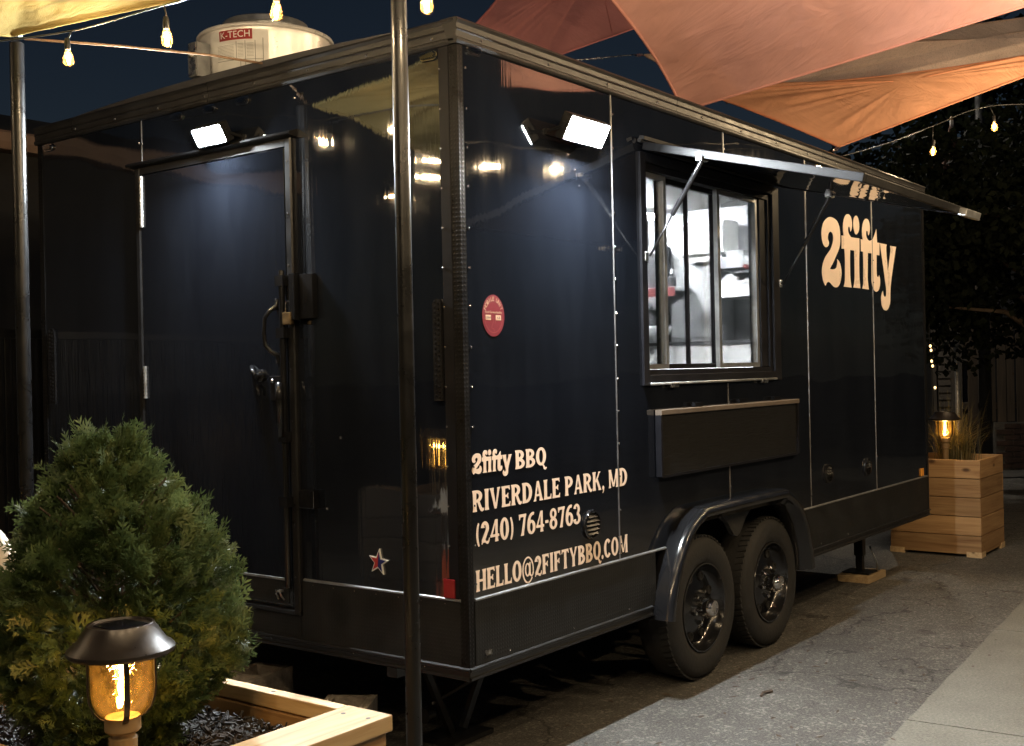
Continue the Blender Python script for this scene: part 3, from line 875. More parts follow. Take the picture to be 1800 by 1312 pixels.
# hatch propped open as an awning
HX0, HX1 = 1.195, 2.605
h0, h1 = Vector((0, -.018, 2.365)), Vector((0, -.965, 2.118))      # hinge and outer edge
hv = (h1 - h0).normalized(); hn = Vector((0, hv.z, -hv.y))
def hat(u, s, d):
    q = h0 + hv * s + hn * d
    return (u, q.y, q.z)
HL = (h1 - h0).length
if hn.z < 0: hn = -hn
mb = MB(); mb.prism([(HX0 + .03, .03), (HX1 - .03, .03), (HX1 - .03, HL - .03), (HX0 + .03, HL - .03)], .000, .012, hat); hatch = mb.build('awning_hatch', M['panel_hatch'], T)
for nm, (a, b, c, d_) in (('s', (HX0, HX0 + .03, 0, HL)), ('s', (HX1 - .03, HX1, 0, HL)), ('s', (HX0 + .0305, HX1 - .0305, 0, .03)), ('s', (HX0 + .0305, HX1 - .0305, HL - .03, HL))):
    mb = MB(); mb.prism([(a, c), (b, c), (b, d_), (a, d_)], -.004, .030, hat); mb.build('hatch_frame', M['hatch_black'], hatch, bevel=.003)
mb = MB(); mb.prism([(HX0 - .02, -.012), (HX1 + .02, -.012), (HX1 + .02, .014), (HX0 - .02, .014)], .037, .052, hat); mb.tube([(HX0 - .01, -.012, 2.40), (HX1 + .02, -.012, 2.40)], .010, 8); mb.build('hatch_hinge', M['rail'], T)
mb = MB(); mb.prism([(HX1 - .18, HL - .005), (HX1 + .05, HL - .005), (HX1 + .05, HL + .035), (HX1 - .18, HL + .035)], -.012, .024, hat); mb.build('hatch_catch', M['alu'], hatch, bevel=.004)
def strut(u, s, w_wall):
    a = Vector(hat(u, s, -.012)); b = Vector(side(u + .012, w_wall, .028))
    mid = a.lerp(b, .56)
    mb = MB(); mb.tube([a, mid], .0105, 10); st_ = mb.build('gas_strut', M['black_gloss'], T, smooth=True, auto=40)
    mb = MB(); mb.tube([mid, b], .0050, 8); mb.build('rod', M['black_satin'], st_, smooth=True)
    mb = MB(); mb.box((u - .03, a.y - .015, a.z - .004), (u + .03, a.y + .015, a.z + .016)); mb.build('strut_bracket', M['steel'], st_, bevel=.003)
    mb = MB(); mb.box((b.x - .012, b.y + .012, b.z - .02), (b.x + .012, b.y + .027, b.z + .02)); mb.build('strut_bracket', M['steel'], st_, bevel=.003)
strut(HX0 + .018, .285, 1.91); strut(HX1 - .018, .285, 1.86)

# ---- folded counter shelf
mb = MB(); rect_prism(mb, 1.30, 2.735, .972, 1.230, .012, .024, side); sh = mb.build('folding_shelf', M['shelf'], T)
mb = MB(); mb.prism([(1.231, .004), (1.231, .034), (1.234, .037), (1.251, .037), (1.254, .034), (1.254, .004)], 1.285, 2.75, lambda w, d, u: side(u, w, d)); mb.build('shelf_edge', M['rail_tan'], sh)
mb = MB()
for u in (1.285, 2.737): rect_prism(mb, u, u + .014, .965, 1.2305, .004, .032, side)
rect_prism(mb, 1.2995, 2.7365, .960, .9715, .004, .030, side)
mb.build('shelf_border', M['frame_black'], sh)
for u in (1.60, 2.05, 2.45):
    mb = MB(); rect_prism(mb, u, u + .08, 1.257, 1.275, .001, .03, side)
    mb.build('shelf_hinge', M['black_gloss'], sh)

# ---- exhaust fan on the roof
FX, FY = .485, 1.52
def onroof(x, y): return 2.640 + .045 * (1 - ((y - TW / 2) / (TW / 2)) ** 2)
zr = onroof(FX, FY)
FR = .302
Tf = Matrix.Translation((FX, FY, 0))
zl = 2.950
mb = MB(); mb.lathe([(.25, zr - .03), (.272, zr - .03), (.284, zl - .03), (FR - .012, zl - .012), (FR, zl - .010), (FR + .004, zl - .003), (FR, zl + .004), (FR - .01, zl + .006), (.20, zl + .012)], 64, Tf, cap=False)
fan = mb.build('exhaust_fan', M['fan_steel'], T, smooth=True, auto=40)
mb = MB(); mb.lathe([(.196, zl + .0), (.200, zl + .040), (.192, zl + .043), (.196, zl + .048), (.190, zl + .072), (.180, zl + .078), (.10, zl + .082), (.001, zl + .083)], 48, Tf, cap=False); mb.build('fan_cap', M['alu'], fan, smooth=True, auto=30)
mb = MB()
for k in range(10):
    a = 2 * math.pi * k / 10 + .3
    mb.lathe([(.008, 0), (.006, .006), (.001, .007)], 8, Tf @ Matrix.Rotation(a, 4, 'Z') @ Matrix.Translation((.198, 0, zl + .03)) @ Matrix.Rotation(math.pi / 2, 4, 'Y'))
mb.build('cap_screws', M['screw'], fan, kind='stuff')
camdir = math.atan2(CAM.y - FY, CAM.x - FX)
def drum(a, z, d=.0):
    # a: metres along the drum surface from the side that faces the camera, positive to the viewer's right
    r = .272 + (.284 - .272) * (z - (zr - .03)) / (zl - zr) + d
    th = camdir + a / .28
    return (FX + r * math.cos(th), FY + r * math.sin(th), z)
def drum_patch(a0, a1, z0, z1, d, mat, name, n=10):
    mb = MB()
    vs = [drum(a0 + (a1 - a0) * k / n, z, d) for z in (z0, z1) for k in range(n + 1)]
    mb.add(vs, [(k, k + 1, n + 2 + k, n + 1 + k) for k in range(n)])
    return mb.build(name, mat, fan, smooth=True)
drum_patch(-.270, .012, zl - .232, zl - .012, .0018, M['paper'], 'data_label', 16)
drum_patch(-.213, -.056, zl - .064, zl - .014, .0026, M['red'], 'brand_label', 14)
jb = MB()
q = drum(-.300, 2.815, .045)
Rj = Matrix.Translation(q) @ Matrix.Rotation(camdir - .85, 4, 'Z')
jb.box((-.036, -.030, -.075), (.036, .030, .075), Rj); j = jb.build('junction_box', M['alu'], fan, bevel=.003)
mb = MB(); mb.box((.037, -.026, -.070), (.041, .026, .070), Rj); mb.lathe([(.018, 0), (.018, .008), (.010, .010), (.009, .016), (.001, .017)], 14, Rj @ Matrix.Translation((.041, 0, .02)) @ Matrix.Rotation(math.pi / 2, 4, 'Y')); mb.build('switch_plate', M['steel'], j)
mb = MB(); mb.tube([Rj @ Vector((0, 0, -.085)), Rj @ Vector((0, 0, -.13)), Rj @ Vector((.02, 0, -.19))], .009, 8); mb.build('conduit', M['rope'], j, smooth=True)

# ---- stabiliser jacks
def jack(x, y, dx):
    mb = MB()
    mb.box((x - .03, y - .03, .16), (x + .03, y + .03, .40)); o = mb.build('stabiliser_jack', M['black_satin'], T, bevel=.004)
    mb = MB(); mb.box((x - .022, y - .022, .06), (x + .022, y + .022, .17)); mb.box((x - .09, y - .09, .050), (x + .09, y + .09, .058)); mb.build('foot', M['black_satin'], o)
    mb = MB(); mb.tube([(x + .02, y - .06, .22), (x + .05, y - .09, .13), (x + .055, y - .105, .06)], .008, 8, rad=[.005, .006, .012]); mb.build('crank', M['alu'], o, smooth=True)
jack(4.44, .28, 1)
mb = MB()
mb.tube([(.40, .43, .03), (.22, .42, .36)], .02, 6); mb.tube([(.46, .42, .03), (.62, .38, .38)], .02, 6); mb.tube([(.30, .44, .16), (.56, .20, .34)], .008, 8)
mb.box((.30, .33, .004), (.54, .51, .022)); mb.lathe([(.03, -.02), (.03, .02)], 14, Matrix.Translation((.28, .45, .12)) @ Matrix.Rotation(math.pi / 2, 4, 'Y'))
mb.build('scissor_jack', M['black_satin'], T)
# ------------------------------------------------------------------ lettering
# outlines of the large sign (x along the wall, height, corner flag), metres
BIG = {
  'two': [(3.318,2.275,0),(3.377,2.274,0),(3.43,2.261,0),(3.462,2.232,0),(3.472,2.197,0),(3.473,2.156,0),(3.465,2.123,0),(3.439,2.09,0),(3.401,2.056,0),(3.357,2.017,0),(3.32,1.99,0),(3.306,1.977,1),(3.343,1.977,0),(3.379,1.981,0),(3.403,1.99,0),(3.416,2.007,0),(3.422,2.025,0),(3.42,2.04,1),(3.444,2.032,0),(3.466,2.015,0),(3.479,1.988,0),(3.483,1.961,0),(3.472,1.929,0),(3.452,1.9,0),(3.424,1.882,0),(3.391,1.876,0),(3.359,1.879,0),(3.332,1.888,0),(3.304,1.899,0),(3.275,1.902,0),(3.255,1.894,0),(3.235,1.879,1),(3.22,1.889,0),(3.204,1.906,0),(3.191,1.932,0),(3.188,1.958,0),(3.195,1.985,0),(3.212,2.012,0),(3.242,2.041,0),(3.284,2.068,0),(3.32,2.09,0),(3.348,2.119,0),(3.364,2.147,0),(3.365,2.17,0),(3.354,2.185,0),(3.334,2.192,0),(3.314,2.189,0),(3.295,2.178,0),(3.285,2.159,0),(3.287,2.144,0),(3.297,2.134,0),(3.299,2.124,0),(3.292,2.111,0),(3.268,2.1,0),(3.241,2.099,0),(3.214,2.113,0),(3.197,2.139,0),(3.191,2.169,0),(3.199,2.201,0),(3.223,2.234,0),(3.265,2.259,0)],
  'fi': [(3.599,2.318,0),(3.63,2.316,0),(3.654,2.302,0),(3.666,2.278,0),(3.664,2.25,0),(3.655,2.23,0),(3.638,2.218,1),(3.635,2.229,0),(3.628,2.242,0),(3.617,2.247,0),(3.604,2.24,0),(3.6,2.226,0),(3.608,2.208,0),(3.629,2.194,0),(3.661,2.186,0),(3.783,2.189,1),(3.781,2.123,0),(3.774,2.066,0),(3.771,1.981,0),(3.775,1.934,0),(3.784,1.888,1),(3.667,1.888,1),(3.683,1.911,0),(3.692,1.949,0),(3.695,2.024,0),(3.695,2.109,1),(3.628,2.109,1),(3.623,2.066,0),(3.62,1.973,0),(3.625,1.927,0),(3.639,1.886,1),(3.515,1.886,1),(3.531,1.909,0),(3.538,1.946,0),(3.543,2.038,0),(3.54,2.088,0),(3.534,2.109,1),(3.494,2.107,1),(3.496,2.184,1),(3.529,2.185,1),(3.524,2.206,0),(3.521,2.233,0),(3.528,2.265,0),(3.548,2.295,0),(3.573,2.312,0)],
  'dot': [(3.732,2.322,0),(3.764,2.315,0),(3.782,2.288,0),(3.786,2.258,0),(3.772,2.229,0),(3.739,2.21,0),(3.713,2.214,0),(3.695,2.239,0),(3.688,2.266,0),(3.698,2.302,0)],
  'ft': [(3.906,2.32,0),(3.939,2.317,0),(3.961,2.297,0),(3.968,2.271,0),(3.964,2.247,0),(3.951,2.229,0),(3.938,2.219,1),(3.934,2.23,0),(3.928,2.242,0),(3.916,2.247,0),(3.904,2.24,0),(3.9,2.223,0),(3.91,2.204,0),(3.936,2.191,0),(3.966,2.189,0),(4.002,2.199,0),(4.033,2.219,0),(4.06,2.245,0),(4.081,2.272,1),(4.085,2.243,0),(4.088,2.204,0),(4.09,2.188,1),(4.134,2.188,1),(4.128,2.11,1),(4.077,2.11,1),(4.075,2.071,0),(4.072,2.017,0),(4.075,1.983,0),(4.089,1.972,0),(4.106,1.975,0),(4.115,1.986,1),(4.128,1.967,0),(4.132,1.942,0),(4.122,1.912,0),(4.098,1.889,0),(4.059,1.879,0),(4.025,1.884,0),(3.999,1.904,0),(3.983,1.935,0),(3.981,1.974,0),(3.985,2.041,0),(3.989,2.113,1),(3.925,2.112,1),(3.918,2.037,0),(3.912,1.965,0),(3.917,1.927,0),(3.929,1.887,1),(3.816,1.888,1),(3.835,1.918,0),(3.84,1.961,0),(3.843,2.056,0),(3.841,2.113,1),(3.806,2.113,1),(3.808,2.187,1),(3.842,2.187,1),(3.833,2.212,0),(3.832,2.245,0),(3.842,2.275,0),(3.862,2.3,0),(3.883,2.314,0)],
  'y': [(4.142,2.188,1),(4.266,2.188,1),(4.257,2.167,0),(4.258,2.137,0),(4.267,2.083,0),(4.28,2.017,1),(4.303,2.071,0),(4.33,2.132,0),(4.338,2.163,0),(4.332,2.185,1),(4.448,2.187,1),(4.427,2.154,0),(4.401,2.097,0),(4.366,2.024,0),(4.34,1.962,0),(4.322,1.911,0),(4.315,1.861,0),(4.31,1.821,0),(4.286,1.79,0),(4.255,1.772,0),(4.222,1.767,0),(4.187,1.772,0),(4.16,1.791,0),(4.146,1.82,0),(4.146,1.85,0),(4.161,1.875,0),(4.18,1.89,1),(4.185,1.876,0),(4.193,1.861,0),(4.212,1.853,0),(4.232,1.86,0),(4.24,1.878,0),(4.239,1.913,0),(4.223,1.957,0),(4.205,2.015,0),(4.18,2.083,0),(4.162,2.131,0)],
}
def smooth_outline(pts, n=5):
    N = len(pts); out = []
    for i in range(N):
        p1, p2 = pts[i], pts[(i + 1) % N]
        p0 = pts[i - 1] if not p1[2] else p1
        p3 = pts[(i + 2) % N] if not p2[2] else p2
        a, b, c, d = [np.array(q[:2]) for q in (p0, p1, p2, p3)]
        for t in np.linspace(0, 1, n, endpoint=False):
            out.append(tuple(.5 * ((2 * b) + (-a + c) * t + (2 * a - 5 * b + 4 * c - d) * t * t + (-a + 3 * b - 3 * c + d) * t ** 3)))
    return out
def decal(polys, name, parent, mat, d=.0012, label=None):
    mb = MB()
    for poly in polys:
        mb.prism(poly, .0002, d, side)
    o = mb.build(name, mat, parent)
    if label: o['label'] = label
    return o
big = {k: smooth_outline(v) for k, v in BIG.items()}
decal(list(big.values()), 'lettering', T, M['cream'], label='large cream lettering 2fifty')
# small copy for the first address line
bx0, bz0, bz1 = 3.188, 1.887, 2.275
def small(poly): return [(.033 + (u - bx0) / (4.448 - bx0) * .228, 1.083 + (w - bz0) / (bz1 - bz0) * .070) for u, w in poly]
decal([small(v) for v in big.values()], 'lettering', T, M['cream'], label='cream lettering 2fifty above the town name')

# soft serif letters drawn from stems, bowls and arms on a raster, then traced
GRES = 46
def _stem(x, y0=0., y1=1., w=.235, f0=.05, f1=.055):
    ts = np.linspace(0, 1, 13)
    hw = w / 2 + f0 * np.clip(1 - ts / .16, 0, 1) ** 1.6 + f1 * np.clip(1 - (1 - ts) / .16, 0, 1) ** 1.6
    ys = y0 + (y1 - y0) * ts
    return [(x - h, y) for h, y in zip(hw, ys)] + [(x + h, y) for h, y in list(zip(hw, ys))[::-1]]
def _diag(x0, y0, x1, y1, w0=.225, w1=.225, f0=.05, f1=.05):
    ts = np.linspace(0, 1, 13)
    hw = (w0 + (w1 - w0) * ts) / 2 + f0 * np.clip(1 - ts / .16, 0, 1) ** 1.6 + f1 * np.clip(1 - (1 - ts) / .16, 0, 1) ** 1.6
    xs, ys = x0 + (x1 - x0) * ts, y0 + (y1 - y0) * ts
    return [(x - h, y) for x, h, y in zip(xs, hw, ys)] + [(x + h, y) for x, h, y in list(zip(xs, hw, ys))[::-1]]
def _arm(x0, x1, y, h=.15, up=.0, dn=.0):
    return [(x0, y - h / 2), (x1 - .09, y - h / 2), (x1 - .02, y - h / 2 - dn), (x1 + .03, y - h / 2 - dn * .8), (x1, y), (x1 + .03, y + h / 2 + up * .8), (x1 - .02, y + h / 2 + up), (x1 - .09, y + h / 2), (x0, y + h / 2)]
def _arc(cx, cy, rx, ry, wx=.23, wy=.15, a0=0, a1=360, n=40, e0=0, e1=0):
    A = np.radians(np.linspace(a0, a1, n)); o, i = [], []
    for k, a in enumerate(A):
        c, s = math.cos(a), math.sin(a)
        t = k / (n - 1)
        ex = 1 + e0 * max(0, 1 - t / .18) + e1 * max(0, 1 - (1 - t) / .18)
        o.append((cx + rx * c, cy + ry * s)); i.append((cx + (rx - wx * ex) * c, cy + (ry - wy * ex) * s))
    return o + i[::-1]
def _dot(x, y, r): return [(x + r * math.cos(a), y + r * 1.15 * math.sin(a)) for a in np.linspace(0, 2 * math.pi, 20)[:-1]]
S = .17
GL = {
 'B': (.74, [_stem(S), _arc(.30, .735, .36, .265, .23, .145, -90, 90), _arc(.30, .275, .42, .275, .24, .145, -90, 90), [(.1, .88), (.31, .88), (.31, 1.0), (.1, 1.0)], [(.1, .43), (.31, .43), (.31, .55), (.1, .55)], [(.1, 0), (.31, 0), (.31, .12), (.1, .12)]]),
 'Q': (.80, [_arc(.40, .52, .39, .50, .24, .15), [(.40, .06), (.52, .0), (.60, -.20), (.74, -.24), (.84, -.14), (.82, -.08), (.72, -.10), (.66, -.02), (.58, .08), (.46, .14)]]),
 'R': (.80, [_stem(S), _arc(.32, .715, .38, .285, .23, .145, -90, 90), [(.1, .88), (.33, .88), (.33, 1.), (.1, 1.)], [(.1, .43), (.33, .43), (.33, .55), (.1, .55)], _diag(.42, .48, .60, .10, .18, .20, 0, 0), [(.50, .16), (.56, .02), (.68, -.03), (.80, .02), (.84, .14), (.80, .15), (.74, .10), (.70, .16)]]),
 'I': (.36, [_stem(.18)]),
 'V': (.80, [_diag(.14, 1, .40, 0, .22, .14, .05, 0), _diag(.66, 1, .42, 0, .14, .12, .06, 0)]),
 'E': (.68, [_stem(S), _arm(.1, .62, .94, .12, .0, .10), _arm(.1, .50, .52, .11, .09, .09), _arm(.1, .64, .06, .12, .12, .0)]),
 'D': (.80, [_stem(S), _arc(.30, .5, .48, .5, .24, .145, -90, 90), [(.1, .88), (.31, .88), (.31, 1.), (.1, 1.)], [(.1, 0), (.31, 0), (.31, .12), (.1, .12)]]),
 'A': (.82, [_diag(.16, 0, .40, 1, .12, .14, .06, 0), _diag(.68, 0, .42, 1, .21, .15, .06, 0), [(.24, .24), (.60, .24), (.58, .35), (.27, .35)]]),
 'L': (.66, [_stem(S), _arm(.1, .62, .06, .12, .16, .0)]),
 'P': (.72, [_stem(S), _arc(.30, .70, .40, .30, .23, .145, -90, 90), [(.1, .88), (.31, .88), (.31, 1.), (.1, 1.)], [(.1, .40), (.31, .40), (.31, .52), (.1, .52)]]),
 'K': (.82, [_stem(S), _diag(.30, .45, .66, 1, .14, .14, 0, .06), _diag(.40, .60, .70, 0, .19, .21, 0, .06)]),
 ',': (.26, [_dot(.13, .09, .10), [(.06, .04), (.22, .08), (.20, -.08), (.10, -.20), (.06, -.18), (.12, -.08)]]),
 'M': (1.0, [_stem(.14, w=.15), _stem(.84, w=.20), _diag(.16, 1, .47, .05, .20, .15, .03, 0), _diag(.82, 1, .49, .05, .15, .12, .03, 0)]),
 '(': (.34, [_arc(.46, .45, .42, .68, .15, .06, 128, 232)]),
 ')': (.34, [_arc(-.12, .45, .42, .68, .15, .06, -52, 52)]),
 '2': (.66, [_arc(.32, .70, .30, .30, .23, .145, -40, 175, e1=.35), [(.38, .62), (.58, .56), (.30, .12), (.06, .12), (.08, .20)], [(.04, .0), (.10, .16), (.30, .20), (.42, .10), (.56, .12), (.62, .26), (.66, .22), (.64, .08), (.56, -.02), (.46, -.03), (.30, .06), (.14, .06), (.10, -.03)]]),
 '4': (.72, [_stem(.50, w=.19, f1=0), [(.02, .22), (.70, .22), (.70, .34), (.02, .34)], [(.02, .26), (.40, 1.0), (.60, 1.0), (.60, .9), (.46, .9), (.18, .30)]]),
 '0': (.72, [_arc(.36, .5, .35, .515, .24, .145)]),
 '7': (.66, [[(.04, 1.0), (.06, .74), (.12, .74), (.18, .86), (.62, .86), (.66, 1.0)], _diag(.30, 0, .54, .95, .22, .16, .03, 0)]),
 '6': (.70, [_arc(.36, .32, .34, .335, .225, .13), _arc(.50, .42, .48, .60, .23, .145, 75, 190)]),
 '-': (.36, [[(.04, .36), (.32, .36), (.32, .50), (.04, .50)]]),
 '8': (.70, [_arc(.35, .745, .29, .265, .19, .125), _arc(.35, .275, .34, .285, .215, .13)]),
 '3': (.66, [_arc(.30, .735, .30, .275, .215, .13, -80, 170, e1=.3), _arc(.30, .28, .35, .29, .225, .13, -172, 90, e0=.3)]),
 'H': (.84, [_stem(S), _stem(.68), [(.16, .44), (.68, .44), (.68, .56), (.16, .56)]]),
 'O': (.80, [_arc(.40, .5, .39, .515, .24, .145)]),
 'F': (.66, [_stem(S), _arm(.1, .60, .94, .12, .0, .12), _arm(.1, .50, .50, .11, .09, .09)]),
 'T': (.76, [_stem(.38, f1=0), _arm(.38, .70, .94, .12, .0, .12), [(.76 - q[0], q[1]) for q in _arm(.38, .70, .94, .12, .0, .12)]]),
 'Y': (.78, [_stem(.39, 0, .50, f1=0), _diag(.39, .40, .12, 1, .17, .20, 0, .05), _diag(.39, .40, .66, 1, .15, .15, 0, .05)]),
 'C': (.74, [_arc(.40, .5, .39, .515, .24, .145, 42, 318, e0=.25, e1=.1)]),
 '.': (.26, [_dot(.13, .09, .10)]),
 '@': (1.05, [_arc(.52, .42, .50, .66, .11, .08, 28, 322, n=60), _arc(.48, .44, .24, .34, .12, .09), _stem(.70, .12, .80, .12, 0, .0), _arc(.84, .30, .18, .24, .10, .08, 180, 360), _arc(.62, .42, .40, .62, .09, .08, -10, 50)]),
}
def raster(polys, w):
    x0, y0 = -.14, -.34
    nx, ny = int((w + .34) * GRES), int(1.55 * GRES)
    SS = 3
    X, Y = np.meshgrid(x0 + (np.arange(nx * SS) + .5) / (GRES * SS), y0 + (np.arange(ny * SS) + .5) / (GRES * SS))
    A = np.zeros(X.shape, bool)
    for P in polys:
        ins = np.zeros(X.shape, bool)
        n = len(P)
        for i in range(n):
            ax, ay = P[i]; bx, by = P[(i + 1) % n]
            if ay == by: continue
            c = ((ay > Y) != (by > Y)) & (X < (bx - ax) * (Y - ay) / (by - ay) + ax)
            ins ^= c
        A |= ins
    F = A.astype(float)
    for _ in range(3):
        for ax in (0, 1): F = (np.roll(F, 1, ax) + F * 1.0 + np.roll(F, -1, ax)) / 3
    F = F.reshape(ny, SS, nx, SS).mean((1, 3))
    return F, x0, y0
def glyph_cells(ch):
    w, polys = GL[ch]
    F, x0, y0 = raster(polys, w)
    ny, nx = F.shape
    out = []
    G = 1.0 / GRES
    lv = .5
    for j in range(ny - 1):
        run = None
        for i in range(nx - 1):
            q = (F[j, i], F[j, i + 1], F[j + 1, i + 1], F[j + 1, i])
            full = min(q) >= lv
            if full:
                if run is None: run = i
                continue
            if run is not None:
                out.append([(run, j), (i, j), (i, j + 1), (run, j + 1)]); run = None
            if max(q) < lv: continue
            c = [(i, j), (i + 1, j), (i + 1, j + 1), (i, j + 1)]
            poly = []
            for k in range(4):
                a, b = q[k], q[(k + 1) % 4]
                if a >= lv: poly.append(c[k])
                if (a >= lv) != (b >= lv):
                    t = (lv - a) / (b - a)
                    poly.append((c[k][0] + (c[(k + 1) % 4][0] - c[k][0]) * t, c[k][1] + (c[(k + 1) % 4][1] - c[k][1]) * t))
            if len(poly) >= 3: out.append(poly)
    return [[(x0 + (u + .5) * G, y0 + (v + .5) * G) for u, v in P] for P in out], w
GC = {}
def line(text, xa, xb, za, zb, label, slope=0.0):
    adv = []; x = 0
    for ch in text:
        if ch == ' ': adv.append((None, x)); x += .34; continue
        if ch not in GC: GC[ch] = glyph_cells(ch)
        adv.append((ch, x)); x += GC[ch][1] + .035
    x -= .035
    sx, sz = (xb - xa) / x, zb - za
    mb = MB()
    for ch, x0 in adv:
        if ch is None: continue
        for P in GC[ch][0]:
            mb.add([side(xa + (u + x0) * sx, za + v * sz, .0010) for u, v in P], [tuple(range(len(P)))])
    o = mb.build('lettering', M['cream'], T)
    o['label'] = label
line('BBQ', .279, .474, 1.080, 1.148, 'cream lettering BBQ')
line('RIVERDALE PARK, MD', .030, 1.050, .952, 1.026, 'cream lettering RIVERDALE PARK, MD')
line('(240) 764-8763', .045, .697, .836, .914, 'cream lettering with a telephone number')
line('HELLO@2FIFTYBBQ.COM', .040, 1.043, .676, .750, 'cream lettering with an e-mail address')

# plain printed text from the built-in font, as flat faces
def text_faces(body, size, align='CENTER'):
    c = bpy.data.curves.new('print', 'FONT'); c.body = body; c.size = size; c.align_x = align; c.resolution_u = 3
    o = bpy.data.objects.new('print', c); COL.objects.link(o)
    dg = bpy.context.evaluated_depsgraph_get(); dg.update()
    me = o.evaluated_get(dg).to_mesh()
    vs = [tuple(v.co) for v in me.vertices]; fs = [tuple(p.vertices) for p in me.polygons]
    o.evaluated_get(dg).to_mesh_clear()
    bpy.data.objects.remove(o); bpy.data.curves.remove(c)
    return vs, fs
# sticker
mb = MB(); mb.prism([(.171 + .063 * math.cos(a), 1.632 + .074 * math.sin(a)) for a in np.linspace(0, 2 * math.pi, 41)[:-1]], .0002, .0010, side); stk = mb.build('permit_sticker', M['maroon'], T)
stk['label'] = 'maroon oval MOBILE UNIT permit sticker'
mb = MB()
txt = 'MOBILE UNIT'
for k, ch in enumerate(txt):
    if ch == ' ': continue
    a = math.radians(160 - 140 * (k + .5) / len(txt))
    vs, fs = text_faces(ch, .021)
    ca, sa = math.cos(a - math.pi / 2), math.sin(a - math.pi / 2)
    mb.add([side(.171 + .0445 * math.cos(a) + (x * ca - y * sa) * .95, 1.632 + .052 * math.sin(a) + (x * sa + y * ca), .0014) for x, y, z in vs], fs)
vs, fs = text_faces('Food Service Facility', .0125)
mb.add([side(.171 + x * .92, 1.640 + y, .0014) for x, y, z in vs], fs)
for cx in (.141, .199): mb.prism([(cx - .015, 1.616), (cx + .015, 1.616), (cx + .015, 1.634), (cx - .015, 1.634)], .0010, .0013, side)
mb.build('print', M['sticker_print'], stk)
mb = MB()
for cx, t in ((.141, '2004'), (.199, '4-B')):
    vs, fs = text_faces(t, .013); mb.add([side(cx + x, 1.6205 + y, .0017) for x, y, z in vs], fs)
mb.build('print', M['ink'], stk)
mb = MB()
ring = [( .171 + .052 * math.cos(a), 1.632 + .060 * math.sin(a)) for a in np.linspace(math.radians(190), math.radians(350), 24)]
mb.sweep(ring, [(-.0012, .0014), (.0012, .0014)], side)
mb.sweep([(.166, 1.628), (.170, 1.612), (.164, 1.600), (.158, 1.588), (.170, 1.586), (.178, 1.574)], [(-.001, .0014), (.001, .0014)], side)
mb.sweep([(.182, 1.626), (.180, 1.604)], [(-.001, .0014), (.001, .0014)], side)
mb.build('seal_lines', M['sticker_line'], stk)
# print on the fan drum
mb = MB()
vs, fs = text_faces('K-TECH', .040)
mb.add([drum(-.135 + x * 1.02, zl - .054 + y, .0034) for x, y, z in vs], fs); mb.build('brand_print', M['paper'], fan)
mb = MB()
def dline(a0, z0, a1, z1, w=.0012):
    n = 8
    if abs(a1 - a0) > abs(z1 - z0):
        vs = [drum(a0 + (a1 - a0) * k / n, zl + z0 + s, .0030) for s in (-w, w) for k in range(n + 1)]
        mb.add(vs, [(k, k + 1, n + 2 + k, n + 1 + k) for k in range(n)])
    else:
        mb.add([drum(a0 - w, zl + z0, .003), drum(a0 + w, zl + z0, .003), drum(a0 + w, zl + z1, .003), drum(a0 - w, zl + z1, .003)], [(0, 1, 2, 3)])
for a0, z0, a1, z1 in ((-.128, -.07, -.128, -.15), (-.088, -.07, -.088, -.21), (-.045, -.07, -.045, -.21), (-.012, -.06, -.012, -.21), (-.23, -.15, -.13, -.15), (-.11, -.15, -.012, -.15), (-.11, -.15, -.11, -.21), (-.11, -.205, -.012, -.205)): dline(a0, z0, a1, z1, .0009)
for k in range(10):
    dline(-.122, -.082 - .006 * k, -.096, -.082 - .006 * k, .0005); dline(-.082, -.082 - .006 * k, -.052, -.082 - .006 * k, .0005)
    dline(-.225, -.085 - .006 * k, -.14, -.085 - .006 * k, .0005)
mb.build('data_print', M['dark_grey'], fan)

# ------------------------------------------------------------------ inside the trailer
mb = MB()
mb.box((.05, .035, 2.50), (4.0, 2.55, 2.53)); mb.build('ceiling_liner', M['white_wall'], T)
mb = MB(); mb.box((.05, 2.53, .5), (4.0, 2.55, 2.50)); mb.build('inner_wall', M['stainless'], T)
mb = MB(); mb.box((4.0, .035, .5), (4.02, 2.55, 2.52)); mb.build('partition', M['stainless'], T)
mb = MB(); mb.box((.03, .035, .5), (.05, 2.55, 2.52)); mb.build('inner_wall', M['white_wall'], T)
mb = MB()
for (a, b, c, d_) in ((.05, 1.20, .5, 2.5), (1.20, WX0 - .01, .87, 2.5), (WX1 + .01, 2.84, .87, 2.5), (2.84, 4.0, .5, 2.5), (WX0 - .01, WX1 + .01, .87, WZ0 - .01), (WX0 - .01, WX1 + .01, WZ1 + .01, 2.5)):
    rect_prism(mb, a, b, c, d_, -.034, -.026, side)
mb.build('inner_wall', M['white_wall'], T)
def tube_light(x0, x1, y, label):
    t = thing('tube_light', label, 'light', (x0, y, 2.47), group=None)
    mb = MB(); mb.box((0, -.07, .0), (x1 - x0, .07, .029)); mb.build('housing', M['white_plastic'], t, bevel=.004)
    for s in (-1, 1):
        mb = MB(); mb.tube([(.03, s * .03, -.012), (x1 - x0 - .03, s * .03, -.012)], .011, 10); mb.build('tube', M['tube'], t, smooth=True)
tube_light(1.75, 3.25, .115, 'bright white twin tube ceiling light just behind the serving window')
tube_light(2.7, 3.9, 1.45, 'bright white twin tube ceiling light deep inside the trailer')
